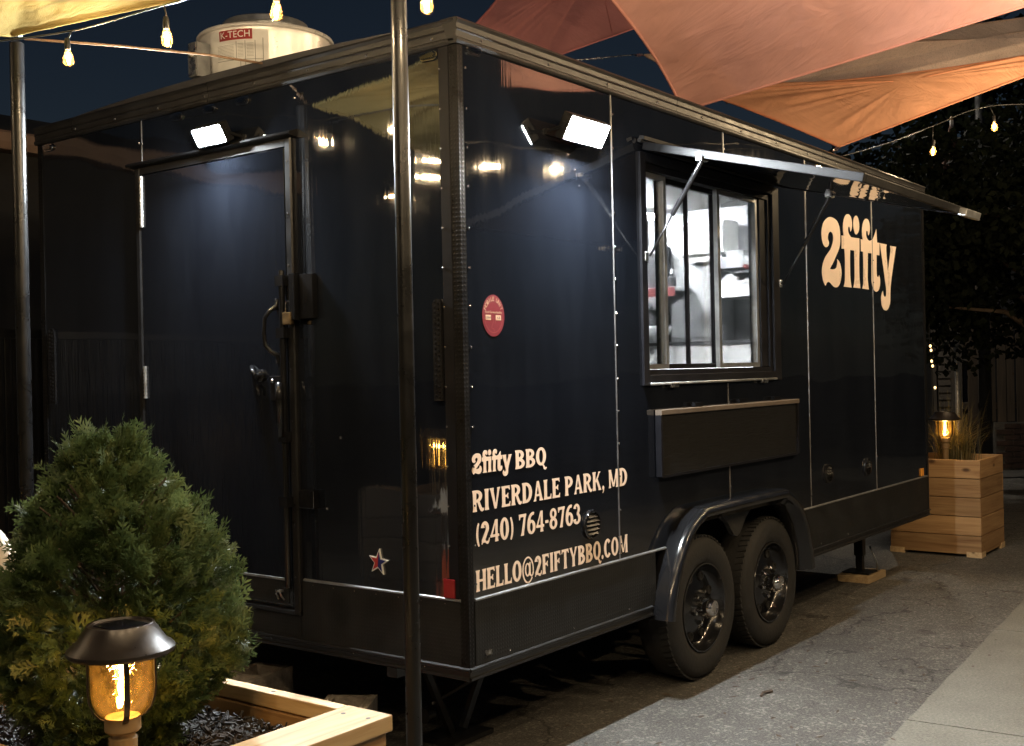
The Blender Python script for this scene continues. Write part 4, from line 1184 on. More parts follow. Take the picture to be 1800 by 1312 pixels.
# low cabinet and splash line at the partition
c = thing('counter_cabinet', 'white counter front below a dark line seen through the serving window', 'cabinet', (3.72, .36, .5))
mb = MB(); mb.box((0, 0, 0), (.27, 2.0, 1.08)); mb.build('body', M['white_wall'], c)
mb = MB(); mb.box((-.012, -.01, 1.081), (.275, 2.01, 1.10)); mb.build('worktop_edge', M['dark_grey'], c)
o = thing('fridge', 'tall grey steel fridge seen through the middle pane', 'fridge', (3.80, .93, 1.602))
mb = MB(); mb.box((0, 0, 0), (.18, .38, .64)); mb.build('body', M['grey_wall'], o, bevel=.006)
mb = MB(); mb.box((-.014, .012, .03), (-.001, .368, .61)); mb.build('door', M['stainless'], o, bevel=.004)
mb = MB(); mb.box((-.022, .0, .0), (-.0145, .05, .06)); mb.build('badge', M['ink'], o)
o = thing('paper_towel_dispenser', 'white paper towel dispenser with rounded front, high behind the middle panes', 'dispenser', (3.86, .86, 2.15))
mb = MB()
poly = [(-.12, .0), (-.16, .02), (-.17, .06), (-.17, .18), (-.15, .22), (-.10, .235), (.06, .235), (.06, 0)]
mb.prism(poly, 0, .31, lambda u, w, d: (u, d, w)); mb.build('cover', M['white_plastic'], o, smooth=True, auto=30)
mb = MB(); mb.box((-.13, .03, -.03), (-.125, .28, .005)); mb.build('paper_sheet', M['paper'], o)
o = thing('extractor_hood', 'white sloping hood above the right hand pane', 'hood', (3.45, .58, 1.86))
mb = MB(); mb.prism([(0, 0), (.28, 0), (.28, .17), (.06, .02)], 0, .28, lambda u, w, d: (u, d, w)); mb.build('canopy', M['white_wall'], o, bevel=.004)
mb = MB(); mb.box((.10, .02, .19), (.30, .26, .26)); mb.box((.12, .08, .262), (.2, .2, .30)); mb.build('vent_box', M['stainless'], o)
mb = MB(); mb.lathe([(.016, 0), (.016, .06), (.01, .075), (.001, .078)], 10, Matrix.Translation((.14, .05, .19)) @ Matrix.Rotation(-math.pi / 2, 4, 'Y')); mb.build('red_knob', M['muted_red'], o)
o = thing('wall_shelf', 'shelf with a red front edge low at the left pane', 'shelf', (3.56, 1.14, 1.935))
mb = MB(); mb.box((0, 0, 0), (.40, .55, .025)); mb.build('board', M['stainless'], o)
mb = MB(); mb.box((-.006, 0, -.035), (-.001, .55, .022)); mb.build('front_edge', M['muted_red'], o)
o = thing('storage_box', 'dark grey box standing on the red edged shelf', 'box', (3.62, 1.30, 1.961))
mb = MB(); mb.box((0, 0, 0), (.3, .16, .28)); mb.build('body', M['dark_grey'], o, bevel=.006)
mb = MB(); mb.box((-.004, .01, .23), (.304, .15, .285)); mb.build('lid', M['grey_wall'], o)
o = thing('tablet', 'small blue lit tablet on a stand at the left edge of the window', 'tablet', (1.62, .36, 1.78))
mb = MB(); mb.box((0, -.012, 0), (.14, .0, .10)); mb.build('case', M['white_plastic'], o, bevel=.004)
mb = MB(); mb.box((.012, -.0145, .014), (.128, -.0125, .088)); mb.build('screen', M['screen'], o)
mb = MB(); mb.box((.07, .001, -.30), (.10, .02, .02)); mb.build('stand', M['dark_grey'], o)
o.rotation_euler = (0, 0, math.radians(35))
o.location = (1.86, .42, 1.90)
o = thing('notice_sign', 'white notice with black border on the left pane reading your here', 'sign', (1.285, .060, 1.955))
mb = MB(); mb.box((-.01, .0, 0), (.085, .002, .16)); mb.build('sheet', M['paper'], o)
mb = MB()
for a, b in (((-.006, -.0012, .004), (.081, -.0004, .007)), ((-.006, -.0012, .152), (.081, -.0004, .155)), ((-.006, -.0012, .0075), (-.003, -.0004, .1515)), ((.078, -.0012, .0075), (.081, -.0004, .1515))): mb.box(a, b)
for t, z in (('your', .085), ('here', .050)):
    vs, fs = text_faces(t, .034); mb.add([(.040 + x * .9, -.0012, z + y) for x, y, zz in vs], fs)
mb.build('print', M['ink'], o)

# clutter on the counter and under the shelf
o = thing('mixing_bowl', 'pale steel bowl on the counter at the left pane', 'bowl', (3.66, 1.36, 1.60))
mb = MB(); mb.lathe([(.05, .0), (.09, .03), (.12, .09), (.125, .11), (.119, .11), (.085, .035), (.001, .012)], 28, cap=False); mb.build('bowl', M['stainless'], o, smooth=True)
o = thing('stock_pot', 'dark stock pot on the counter beside the pale bowl', 'pot', (3.84, 1.52, 1.60))
mb = MB(); mb.lathe([(.11, 0), (.11, .22), (.115, .225), (.107, .225), (.105, .02), (.001, .02)], 28, cap=False); mb.build('body', M['dark_grey'], o, smooth=True, auto=40)
mb = MB(); mb.tube([(.11, 0, .16), (.15, 0, .17), (.15, 0, .19), (.11, 0, .19)], .006, 6); mb.build('handle', M['steel'], o)
for k, (y, h, mt, lb) in enumerate(((1.22, .09, 'dark_grey', 'dark bottle standing on the red edged shelf'), (1.50, .15, 'paper', 'white bottle standing on the red edged shelf'))):
    o = thing('sauce_bottle', lb, 'bottle', (3.66, y, 1.961), group='bottles on the shelf')
    mb = MB(); mb.lathe([(.028, 0), (.03, .01), (.03, h * .7), (.012, h * .86), (.010, h)], 16); mb.build('body', M[mt], o, smooth=True, auto=40)
    mb = MB(); mb.lathe([(.011, h), (.004, h + .03), (.001, h + .031)], 12, cap=False); mb.build('nozzle', M['white_plastic'], o, smooth=True)
# ------------------------------------------------------------------ shade sails
def sail(name, label, corners, sags, mat, lift=.0, wr=.012, seed=1):
    r_ = np.random.default_rng(seed)
    C = [np.array(c, float) for c in corners]
    cen = sum(C) / len(C)
    B = []
    for i, a in enumerate(C):
        b = C[(i + 1) % len(C)]
        n = 36
        for t in np.linspace(0, 1, n, endpoint=False):
            q = a + (b - a) * t
            q = q + (cen - (a + b) / 2) * (sags[i] * 4 * t * (1 - t))
            B.append(q)
    B = np.array(B); NB = len(B)
    R = 26
    nrm = np.cross(C[1] - C[0], C[2] - C[0]); nrm /= np.linalg.norm(nrm)
    if nrm[2] < 0: nrm = -nrm
    ph = r_.uniform(0, 6.28, 6)
    th = np.arange(NB) / NB * 2 * math.pi
    wav = sum(np.sin(th * f + p) for f, p in zip((7, 11, 17, 23, 31, 41), ph)) / 6
    vs, fs = [tuple(cen + nrm * lift)], []
    for k in range(1, R + 1):
        s = k / R
        P = cen + (B - cen) * s + nrm * lift * (1 - s * s)
        P = P + nrm * (wav * wr * s * math.sin(math.pi * min(1, s * 1.0)) * 2)[:, None]
        vs += [tuple(q) for q in P]
    for i in range(NB): fs.append((0, 1 + i, 1 + (i + 1) % NB))
    for k in range(R - 1):
        o = 1 + k * NB
        for i in range(NB):
            j = (i + 1) % NB
            fs.append((o + i, o + NB + i, o + NB + j, o + j))
    mb = MB().add(vs, fs)
    s_ = mb.build('shade_sail', mat, None, smooth=True)
    tag(s_, label, 'shade sail', 'shade sails strung over the trailer')
    mb = MB(); mb.tube([tuple(q) for q in B] + [tuple(B[0])], .007, 6, cap=False); mb.build('hem', mat, s_, smooth=True)
    for fa in (.30, .62):
        k0 = int(fa * NB); row = []
        for k in range(2, R):
            row.append(tuple(Vector(vs[1 + (k - 1) * NB + k0])))
        q = MB(); q.tube(row, .0035, 5); q.build('seam', mat, s_, smooth=True)
    for i, c in enumerate(C):
        out = (c - cen); out /= np.linalg.norm(out)
        q = MB(); c2 = c + out * .03
        e1 = Vector(out); e2 = Vector((0, 0, 1)).cross(e1).normalized()
        q.tube([Vector(c2) + e1 * (.028 * math.cos(a)) + e2 * (.022 * math.sin(a)) for a in np.linspace(0, 2 * math.pi, 17)], .004, 6, cap=False)
        q.build('corner_ring', M['chrome'], s_, smooth=True)
    return s_
sail('coral', 'large coral shade sail with a curved edge, nearest over the trailer roof', [(2.139, .293, 2.73), (-.317, .313, 3.540), (3.354, -2.312, 3.436)], (.15, .03, -.02), M['sail_coral'], .05, .010, 3)
sail('orange', 'bright orange shade sail whose lower corner points at the trailer roof rail', [(3.779, .111, 2.758), (3.31, .90, 3.17), (6.112, -1.316, 3.731)], (.02, .60, .03), M['sail_orange'], .03, .012, 5)
sail('mesh', 'tan see-through mesh sail between the coral and the orange sails', [(4.039, .93, 3.21), (3.245, 1.153, 3.396), (4.724, .357, 3.654), (7.592, -2.114, 4.287), (7.215, -1.948, 3.805)], (0, .02, .06, .02, .0), M['sail_mesh'], .02, .008, 6)
sail('rose', 'dark rose shade sail behind the trailer roof, left of the coral one', [(1.685, 1.559, 3.108), (2.383, 1.298, 3.219), (4.385, .144, 4.127), (3.322, 2.054, 5.187)], (0, .02, .05, .38), M['sail_rose'], .03, .010, 8)
sail('cream', 'pale yellow shade sail at the top left corner, tied to the left post', [(-.761, 1.479, 2.702), (-.194, -.60, 2.766), (-2.232, 1.435, 2.42)], (.05, .02, .04), M['sail_cream'], .10, .018, 11)

# ------------------------------------------------------------------ posts, ropes
def post(x, y, h, r, label):
    t = thing('steel_post', label, 'post', (x, y, 0), group='posts that hold the sails')
    mb = MB(); mb.lathe([(r, .012), (r, h), (r * .6, h + .006)], 24); mb.build('pole', M['post'], t, smooth=True, auto=40)
    mb = MB(); mb.lathe([(r * 2.6, 0), (r * 2.6, .010), (r * 1.3, .012), (r * 1.2, .05)], 20); mb.build('base_plate', M['black_satin'], t, smooth=True, auto=40)
    mb = MB(); mb.lathe([(r * .4, h), (r * .4, h + .03)], 10); mb.tube([(.03 * math.cos(a), 0, h + .05 + .022 * math.sin(a)) for a in np.linspace(0, 2 * math.pi, 15)], .005, 6); mb.build('eye_bolt', M['chrome'], t)
post(-.505, -.197, 3.6, .0235, 'black steel post standing in front of the trailer corner')
post(-.715, 1.525, 2.69, .0255, 'black steel post at the left edge under the pale sail')
mb = MB(); mb.tube([(-.711, 1.48, 2.70), (-.45, 1.29, 2.694), (-.15, 1.11, 2.687), (.03, 1.01, 2.672)], .005, 8); tag(mb.build('guy_rope', M['rope'], smooth=True), 'tan rope from the pale sail corner across to the trailer roof', 'rope')
mb = MB(); mb.tube([(3.215, 1.19, 3.40), (2.8, 1.35, 3.31), (2.3, 1.55, 3.24)], .003, 6); tag(mb.build('guy_wire', M['steel'], smooth=True), 'thin steel wire tied to the orange sail ring above the roof', 'wire')

# ------------------------------------------------------------------ string lights
BULB_W = 20.0
mb = MB(); mb.lathe([(.0125, .040), (.016, .030), (.022, .012), (.027, -.008), (.0285, -.020), (.026, -.034), (.018, -.044), (.008, -.048), (.001, -.0485)], 20, cap=False)
PB = mb.build('bulb', M['bulb_glass'], None, smooth=True)
mb = MB(); mb.lathe([(.001, .098), (.010, .097), (.014, .085), (.0155, .060), (.0155, .040), (.0125, .036), (.001, .036)], 16, cap=False); mb.build('socket', M['wire'], PB, smooth=True, auto=40)
mb = MB()
for k in range(4):
    a = math.pi / 4 + k * math.pi / 2
    mb.tube([(.003 * math.cos(a), .003 * math.sin(a), .026), (.011 * math.cos(a), .011 * math.sin(a), .000), (.009 * math.cos(a), .009 * math.sin(a), -.026)], .0022, 6)
mb.build('filament', M['filament'], PB, smooth=True)
PL = point_light('glow', (0, 0, -.004), BULB_W, (1.0, .85, .70), .007, PB)
_first = [True]
def light_string(label, wire, bulbs, power, r=.004, bs=.78):
    ld = PL.data.copy(); ld.energy = power
    t = thing('string_lights', label, 'string lights', wire[0], group='warm string lights')
    base = Vector(wire[0])
    W = smooth_path([tuple(Vector(q) - base) for q in wire], 8)
    mb = MB(); mb.tube(W, r, 6)
    W3 = [Vector(q) for q in W]
    for b in bulbs:
        q = Vector(b) - base
        top = min(W3, key=lambda w: (w - q).length + 2 * math.hypot(w.x - q.x, w.y - q.y))
        a = q + Vector((0, 0, .097 * bs))
        mb.tube([top, top.lerp(a, .5) + Vector((.004, .003, 0)), a], .0028, 5)
    mb.build('cord', M['wire'], t, smooth=True)
    for b in bulbs:
        if _first[0]: c = PB; _first[0] = False; c.parent = t
        else: c = copy_tree(PB, t)
        c.location = Vector(b) - base
        for ch in c.children:
            if ch.type == 'LIGHT': ch.data = ld
        c.scale = (bs, bs, bs)
        c.rotation_euler = (random.uniform(-.08, .08), random.uniform(-.08, .08), random.uniform(0, 6))
    return t
light_string('warm bulb string in front of the trailer roof below the pale sail', [(-.914, 1.515, 2.639), (-.801, 1.033, 2.621), (-.858, .445, 2.572), (-.718, .094, 2.616), (-.602, -.393, 2.57), (.222, -.653, 2.896), (.6, -1.3, 3.0)],
             [(-.808, 1.042, 2.534), (-.854, .439, 2.476), (-.72, .095, 2.519), (-.603, -.391, 2.467), (.219, -.65, 2.749)], 17.0, .003, .64)
light_string('warm bulb string at the right edge beyond the trailer roof', [(3.886, .135, 2.717), (4.456, .045, 2.868), (5.147, -.041, 3.076), (5.388, -.359, 3.206), (5.67, -1.0, 3.19), (5.75, -2.0, 3.25)],
             [(5.145, -.038, 2.905), (5.405, -.382, 3.067), (5.67, -1.0, 2.99), (5.74, -1.9, 3.03)], 8.0)
# strings hung over the path behind the camera, seen as streaks mirrored in the panels
light_string('warm bulb string over the path, mirrored in the long black side', [(5.2, -1.2, 3.12), (4.68, -1.2, 3.06), (3.55, -1.95, 2.96), (2.67, -2.0, 2.90), (1.7, -2.4, 2.90), (.6, -2.9, 2.95), (-.6, -3.3, 3.0)],
             [(4.68, -1.2, 2.92), (3.47, -2.0, 2.805), (2.67, -2.0, 2.735), (1.6, -2.45, 2.76), (.5, -2.95, 2.80)], 92.0)
light_string('warm bulb string to the left, mirrored in the rear wall', [(-1.6, 4.2, 3.2), (-2.5, 3.17, 3.15), (-2.5, 2.32, 2.93), (-3.2, 2.94, 2.98), (-3.6, 3.6, 2.92), (-4.4, 2.6, 2.9), (-4.9, 1.2, 2.95)],
             [(-2.5, 3.17, 3.02), (-2.5, 2.32, 2.79), (-3.2, 2.94, 2.83), (-3.2, 3.19, 2.705), (-4.5, 2.2, 2.76)], 14.0)

light_string('added warm bulb string, unseen above and behind the camera', [(-.4, -3.0, 3.0), (-1.2, -2.55, 2.92), (-2.2, -2.0, 2.88), (-3.2, -1.5, 2.9), (-4.2, -1.0, 3.0)],
             [(-.7, -2.85, 2.82), (-1.6, -2.35, 2.76), (-2.5, -1.85, 2.75), (-3.5, -1.35, 2.79)], 100.0)  # unseen string, added to brighten the lettering, shrub and planter

# ------------------------------------------------------------------ lantern prototype
def make_lantern(label, loc, power):
    t = thing('lantern', label, 'lantern', loc, group='solar post lanterns')
    # local z = 0 at the foot of the stake; rim of the cap at .33
    mb = MB(); mb.lathe([(.0, .372), (.064, .372), (.066, .377), (.070, .377), (.073, .371), (.096, .338), (.108, .330), (.1125, .325), (.1125, .318), (.108, .313), (.090, .309), (.070, .306), (.001, .306)], 56, cap=False)
    cap = mb.build('cap', M['lantern'], t, smooth=True, auto=32)
    mb = MB(); mb.box((-.040, -.040, .3722), (.040, .040, .3745)); mb.build('solar_panel', M['solar'], cap)
    mb = MB(); mb.lathe([(.0655, .306), (.0655, .236), (.063, .215), (.056, .195), (.045, .182), (.034, .175)], 40, cap=False); mb.lathe([(.0625, .306), (.0625, .236), (.060, .217), (.053, .199), (.043, .186), (.034, .180)], 40, cap=False)
    mb.build('glass', M['lantern_glass'], t, smooth=True)
    for k in range(4):
        a = math.radians(-116 + 90 * k)
        path = [(.0675, .308), (.0680, .236), (.0655, .213), (.058, .192), (.046, .178), (.034, .171)]
        mb = MB()
        ca, sa = math.cos(a), math.sin(a)
        vs = []
        for r, z in path:
            for s in (-1, 1):
                for rr in (r, r + .004): vs.append((rr * ca - s * .0058 * sa, rr * sa + s * .0058 * ca, z))
        fs = []
        for i in range(len(path) - 1):
            o = i * 4; p_ = o + 4
            fs += [(o, o + 1, p_ + 1, p_), (o + 1, o + 3, p_ + 3, p_ + 1), (o + 3, o + 2, p_ + 2, p_ + 3), (o + 2, o, p_, p_ + 2)]
        mb.add(vs, fs).build('strap', M['lantern'], t)
    mb = MB(); mb.lathe([(.001, .178), (.036, .178), (.038, .172), (.038, .150), (.034, .145), (.026, .143), (.0255, .134), (.030, .132), (.030, .10), (.023, .098), (.022, -.02), (.001, -.02)], 28, cap=False); mb.build('collar', M['tan_plastic'], t, smooth=True, auto=35)
    mb = MB(); mb.tube([(.004, .0, .298), (.006, .003, .27), (-.004, 0, .24), (.002, .002, .21)], .0055, 8, rad=[.004, .006, .007, .0045]); mb.tube([(-.006, .004, .212), (-.004, .003, .196)], .005, 8); mb.build('filament', M['lamp_fil'], t, smooth=True)
    point_light('glow', (0, 0, .255), power, (1.0, .60, .20), .012, t)
    return t
L0 = make_lantern('bronze capped solar lantern glowing in front of the shrub', (-1.573, -.325, .535), 8.0)
L1 = copy_tree(L0); L1.location = (5.86, .13, .68); L1['label'] = 'small glowing lantern among the grass in the far wooden planter'
L2 = copy_tree(L0); L2.location = (-2.5, 2.3, .70); L2['label'] = 'glowing lantern on the side planter, mirrored in the rear wall'

# ------------------------------------------------------------------ near planter
P = thing('raised_planter', 'pale timber raised planter holding the evergreen shrub', 'planter', (-1.65, -.54, 0))
PX_, PY_, PH = .67, 1.15, .60
def board(name, a, b, mat, bev=.004):
    mb = MB(); mb.box(a, b); return mb.build(name, mat, P, bevel=bev)
board('cap_board', (-.02, -.01, PH - .04), (PX_ + .01, .142, PH), M['pine_x'])
board('cap_board', (PX_ - .030, .1425, PH - .04), (PX_ + .008, PY_, PH), M['pine_y'])
board('cap_board', (-.02, PY_ - .038, PH - .04), (PX_ - .0305, PY_ + .002, PH), M['pine_x'])
board('cap_board', (-.02, .1425, PH - .04), (.018, PY_ - .0385, PH), M['pine_y'])
zb = 0.012
for k in range(4):
    z0_, z1_ = .014 + k * .1365, .014 + (k + 1) * .1365 - .004
    board('plank', (0, .004, z0_), (PX_, .040, z1_), M['wood_x'], .003)
    board('plank', (PX_ - .034, .041, z0_), (PX_ + .003, PY_ - .038, z1_), M['wood_y'], .003)
    board('plank', (0, PY_ - .037, z0_), (PX_, PY_ - .002, z1_), M['wood_x'], .003)
    board('plank', (-.0, .041, z0_), (.034, PY_ - .038, z1_), M['wood_y'], .003)
for (x, y) in ((.036, .042), (PX_ - .075, .042), (.036, PY_ - .078), (PX_ - .075, PY_ - .078)): board('corner_post', (x, y, 0), (x + .038, y + .038, PH - .042), M['wood_z'], .003)
mb = MB()
for (x, y) in ((PX_ - .045, .02), (PX_ - .05, .10), (PX_ - .012, .40), (PX_ - .010, .80), (.1, PY_ - .02)): mb.lathe([(.006, PH - .001), (.006, PH + .0008), (.001, PH + .001)], 8, Matrix.Translation((x, y, 0)))
mb.build('deck_screws', M['dark_grey'], P, kind='stuff')
mb = MB(); mb.box((.036, .042, .40), (PX_ - .036, PY_ - .040, .515)); mb.build('soil', M['soil'], P, kind='stuff')
mb = MB()
for k in range(3800):
    x, y = rng.uniform(.05, PX_ - .05), rng.uniform(.06, PY_ - .055)
    l, w, h = rng.uniform(.010, .034), rng.uniform(.003, .009), rng.uniform(.002, .006)
    R = Matrix.Translation((x, y, .515 + rng.uniform(0, .022))) @ Euler((rng.normal(0, .45), rng.normal(0, .45), rng.uniform(0, 6.28))).to_matrix().to_4x4()
    mb.box((-l / 2, -w / 2, -h / 2), (l / 2, w / 2, h / 2), R)
o = mb.build('mulch', M['mulch']); o.location = P.location; o['kind'] = 'stuff'; tag(o, 'dark shredded bark mulch filling the timber planter', 'mulch')

# ------------------------------------------------------------------ evergreen shrub
def mat_leaf(name, a, b, c):
    m, nt, bs = new_mat(name)
    v = coords(nt)
    f = noise(nt, v, 9, 4, .6); g2 = noise(nt, v, 70, 2, .5)
    ml = node(nt, 'ShaderNodeMath', operation='MULTIPLY_ADD'); ml.inputs[1].default_value = .5
    nt.links.new(g2, ml.inputs[0]); nt.links.new(f, ml.inputs[2])
    nt.links.new(ramp(nt, ml.outputs[0], [(.50, a), (.75, b), (.95, c)]), bs.inputs['Base Color'])
    bs.inputs['Roughness'].default_value = .5
    bs.inputs['Subsurface Weight'].default_value = 0
    tl = node(nt, 'ShaderNodeBsdfTranslucent'); nt.links.new(ramp(nt, ml.outputs[0], [(.5, a), (.95, c)]), tl.inputs[0])
    mx = node(nt, 'ShaderNodeMixShader'); mx.inputs[0].default_value = .25
    out = nt.nodes['Material Output']
    nt.links.new(bs.outputs[0], mx.inputs[1]); nt.links.new(tl.outputs[0], mx.inputs[2]); nt.links.new(mx.outputs[0], out.inputs[0])
    return m
M['ever'] = mat_leaf('evergreen_leaf', (.015, .031, .011), (.052, .086, .028), (.14, .17, .058))
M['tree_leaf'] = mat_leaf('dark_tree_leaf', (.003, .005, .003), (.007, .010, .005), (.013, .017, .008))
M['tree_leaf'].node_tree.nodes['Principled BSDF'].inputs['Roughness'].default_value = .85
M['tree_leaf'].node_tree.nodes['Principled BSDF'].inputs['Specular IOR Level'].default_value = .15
M['grass'] = mat_leaf('ornamental_grass', (.06, .055, .02), (.14, .12, .05), (.24, .19, .09))
def spray_template(seed):
    # flat feathery frond made of thin tapered scale twigs
    r_ = random.Random(seed)
    vs, fs = [], []
    def twig(p0, d, l, w):
        n = Vector((0, 0, 1)); s = d.cross(n).normalized()
        a = p0; m_ = p0 + d * l * .55; e = p0 + d * l
        i = len(vs)
        up_ = n * w * .45
        vs.extend([a - s * w * .35, a + s * w * .35, m_ + s * w * .5 + up_ * .2, m_ - s * w * .5 + up_ * .2, e + up_ * r_.uniform(-1, 2)])
        fs.extend([(i, i + 1, i + 2, i + 3), (i + 3, i + 2, i + 4)])
    main = Vector((1, 0, 0))
    L = 1.0
    twig(Vector((0, 0, 0)), main, L, .060)
    for k in range(5):
        t = .16 + .16 * k
        for s in (-1, 1):
            ang = s * math.radians(r_.uniform(32, 50))
            d = Vector((math.cos(ang), math.sin(ang), r_.uniform(-.12, .16))).normalized()
            l = (.52 - .36 * t) * r_.uniform(.75, 1.2)
            p0 = main * (L * t)
            twig(p0, d, l, .052)
            if l > .28:
                for q in (.38, .66):
                    a2 = ang + s * math.radians(r_.uniform(22, 38)); a3 = ang - s * math.radians(r_.uniform(25, 40))
                    for aa in (a2, a3):
                        twig(p0 + d * l * q, Vector((math.cos(aa), math.sin(aa), r_.uniform(-.15, .2))).normalized(), l * .42, .045)
    return np.array([tuple(v) for v in vs]), fs
SPR = [spray_template(s) for s in range(6)]
def scatter(name, mat, items, parent):
    # items: (pos, dir, roll, size)
    V, F = [], []
    off = 0
    for k, (pos, d, roll, size) in enumerate(items):
        tv, tf = SPR[k % len(SPR)]
        d = d.normalized()
        q = Vector((1, 0, 0)).rotation_difference(d).to_matrix() @ Matrix.Rotation(roll, 3, 'X')
        A = np.array(q) * size
        W = tv @ A.T + np.array(pos)
        V.append(W); F += [tuple(i + off for i in f) for f in tf]; off += len(tv)
    me = bpy.data.meshes.new(name)
    me.from_pydata(np.concatenate(V).tolist(), [], F)
    me.materials.append(mat)
    o = bpy.data.objects.new(name, me); COL.objects.link(o); o.parent = parent
    return o
SH = thing('evergreen_shrub', 'bushy green evergreen shrub growing in the timber planter', 'shrub', (-1.35, .035, .515))
PROF_H = [-.02, .0, .10, .20, .32, .42, .52, .60, .68, .74, .78]
PROF_R = [.10, .11, .175, .245, .268, .250, .205, .155, .105, .05, .0]
def prof(h): return float(np.interp(h, PROF_H, PROF_R))
blobs = [(rng.uniform(0, 6.28), rng.uniform(.05, .76), rng.uniform(.25, .55), rng.uniform(.07, .13), rng.uniform(-.42, .30)) for _ in range(52)]
def rough_r(h, th):
    f = 1.0
    for t, hh, wt, wh, am in blobs:
        d = (th - t + math.pi) % (2 * math.pi) - math.pi
        f += am * math.exp(-(d / wt) ** 2 - ((h - hh) / wh) ** 2)
    return prof(h) * min(1.22, max(.42, f))
items = []
while len(items) < 3600:
    h = rng.uniform(.0, .75); th = rng.uniform(0, 6.28)
    R0_ = rough_r(h, th)
    if rng.uniform(0, .27) > R0_ + .05: continue
    k = 1 - abs(rng.normal(0, .22))
    if k < .35: continue
    r = R0_ * k
    q = (r * math.cos(th), r * math.sin(th), h)
    out = Vector((math.cos(th), math.sin(th), 0))
    steep = max(0.0, (h - .35) / .45)
    d = out * (.85 - .55 * steep) + Vector((0, 0, .50 + .75 * steep)) + Vector(rng.normal(0, .34, 3))
    items.append((q, d, rng.uniform(0, 6.28), rng.uniform(.045, .075) * (1.5 if rng.uniform() < .16 else 1.0)))
scatter('crown', M['ever'], items, SH)
items = []
for k in range(110):
    h = rng.uniform(.25, .74); th = rng.uniform(0, 6.28); r = rough_r(h, th) * .95
    items.append(((r * math.cos(th), r * math.sin(th), h), Vector((math.cos(th) * .5, math.sin(th) * .5, 1.0)) + Vector(rng.normal(0, .15, 3)), rng.uniform(0, 6.28), rng.uniform(.05, .13)))
scatter('leader_shoots', M['ever'], items, SH)
mb = MB()
mb.tube([(0, 0, -.02), (.01, .0, .2), (.0, .01, .45), (.02, 0, .62)], .02, 8, rad=[.024, .02, .013, .006])
for k in range(70):
    a = rng.uniform(0, 6.28); z = rng.uniform(.05, .55)
    l = rng.uniform(.14, .27) * (1 - .5 * max(0, (z - .3) / .3))
    mb.tube([(0, 0, z), (l * .5 * math.cos(a), l * .5 * math.sin(a), z + .05), (l * math.cos(a), l * math.sin(a), z + .13)], .004, 5, rad=[.006, .0045, .002])
mb.build('stems', M['bark'], SH)

# ------------------------------------------------------------------ cinder blocks, cone, wooden pad
def cinder(loc, rz, label):
    t = thing('cinder_block', label, 'cinder block', loc, rz, 'cinder blocks under the trailer')
    x0, x1, y0, y1, h = -.195, .195, -.0975, .0975, .193
    w = .034
    mb = MB()
    for a, b in (((x0, y0), (x1, y0 + w)), ((x0, y1 - w), (x1, y1)), ((x0, y0 + w), (x0 + w, y1 - w)), ((x1 - w, y0 + w), (x1, y1 - w)), ((-w / 2, y0 + w), (w / 2, y1 - w))):
        mb.box((a[0], a[1], 0), (b[0], b[1], h))
    bm = bmesh.new(); me = bpy.data.meshes.new('tmp'); me.from_pydata(mb.v, [], mb.f); bm.from_mesh(me)
    bmesh.ops.subdivide_edges(bm, edges=bm.edges, cuts=3, use_grid_fill=True)
    for v in bm.verts: v.co += Vector((random.uniform(-.0022, .0022) for _ in range(3)))
    bm.to_mesh(me); bm.free(); me.materials.append(M['concrete_block'])
    o = bpy.data.objects.new('body', me); COL.objects.link(o); o.parent = t
cinder((-.03, .60, 0), math.radians(32), 'cinder block standing under the trailer beside the planter corner')
cinder((.10, 1.30, 0), math.radians(10), 'cinder block half hidden behind the shrub')
wp = MB(); wp.box((4.30, .17, .0), (4.62, .38, .046)); tag(wp.build('jack_pad', M['pine_x'], bevel=.003), 'flat timber pad under the front stabiliser jack', 'timber block')
st_ = MB(); st_.lathe([(.001, 0), (.05, .002), (.06, .018), (.045, .034), (.02, .042), (.001, .043)], 9, Matrix.Translation((.14, .30, 0)) @ Matrix.Scale(1.3, 4, (1, 0, 0)), cap=False); tag(st_.build('stone', M['concrete_block'], smooth=True), 'small pale stone on the ground under the trailer corner', 'stone')
CN = thing('traffic_cone', 'orange and white traffic cone at the left edge behind the planter', 'traffic cone', (-1.145, .985, 0))
def coner(z): return .165 - .145 * (z - .03) / .87
for nm, za, zb_, mt in (('cone', .03, .62, 'cone_orange'), ('band', .62, .70, 'cloth'), ('cone', .70, .78, 'cone_orange'), ('band', .78, .85, 'cloth'), ('cone', .85, .90, 'cone_orange')):
    mb = MB(); mb.lathe([(coner(za) , za), (coner(zb_), zb_)], 32, cap=False); mb.build(nm, M[mt], CN, smooth=True)
mb = MB(); mb.box((-.2, -.2, 0), (.2, .2, .029)); mb.build('foot', M['rubber'], CN, bevel=.008)
mb = MB()
n = 30
rings = []
for j, z in enumerate(np.linspace(.985, .80, 9)):
    ring = []
    for k in range(n):
        a = 2 * math.pi * k / n
        r = (.012 + .105 * (j / 8) ** .8) * (1 + .22 * math.sin(5 * a + 1.2) * (j / 8) + .10 * math.sin(11 * a))
        ring.append((r * math.cos(a), r * math.sin(a), z + .03 * math.sin(3 * a) * (j / 8) + .012 * math.sin(8 * a) * (j / 8)))
    rings += ring
mb.add([(q[0], q[1], q[2]) for q in rings], [(j * n + k, j * n + (k + 1) % n, (j + 1) * n + (k + 1) % n, (j + 1) * n + k) for j in range(8) for k in range(n)] + [tuple(range(n))])
o = mb.build('rag', M['cloth'], smooth=True); o.location = (-1.145, .985, 0.0); tag(o, 'crumpled off-white cloth draped over the traffic cone', 'cloth')

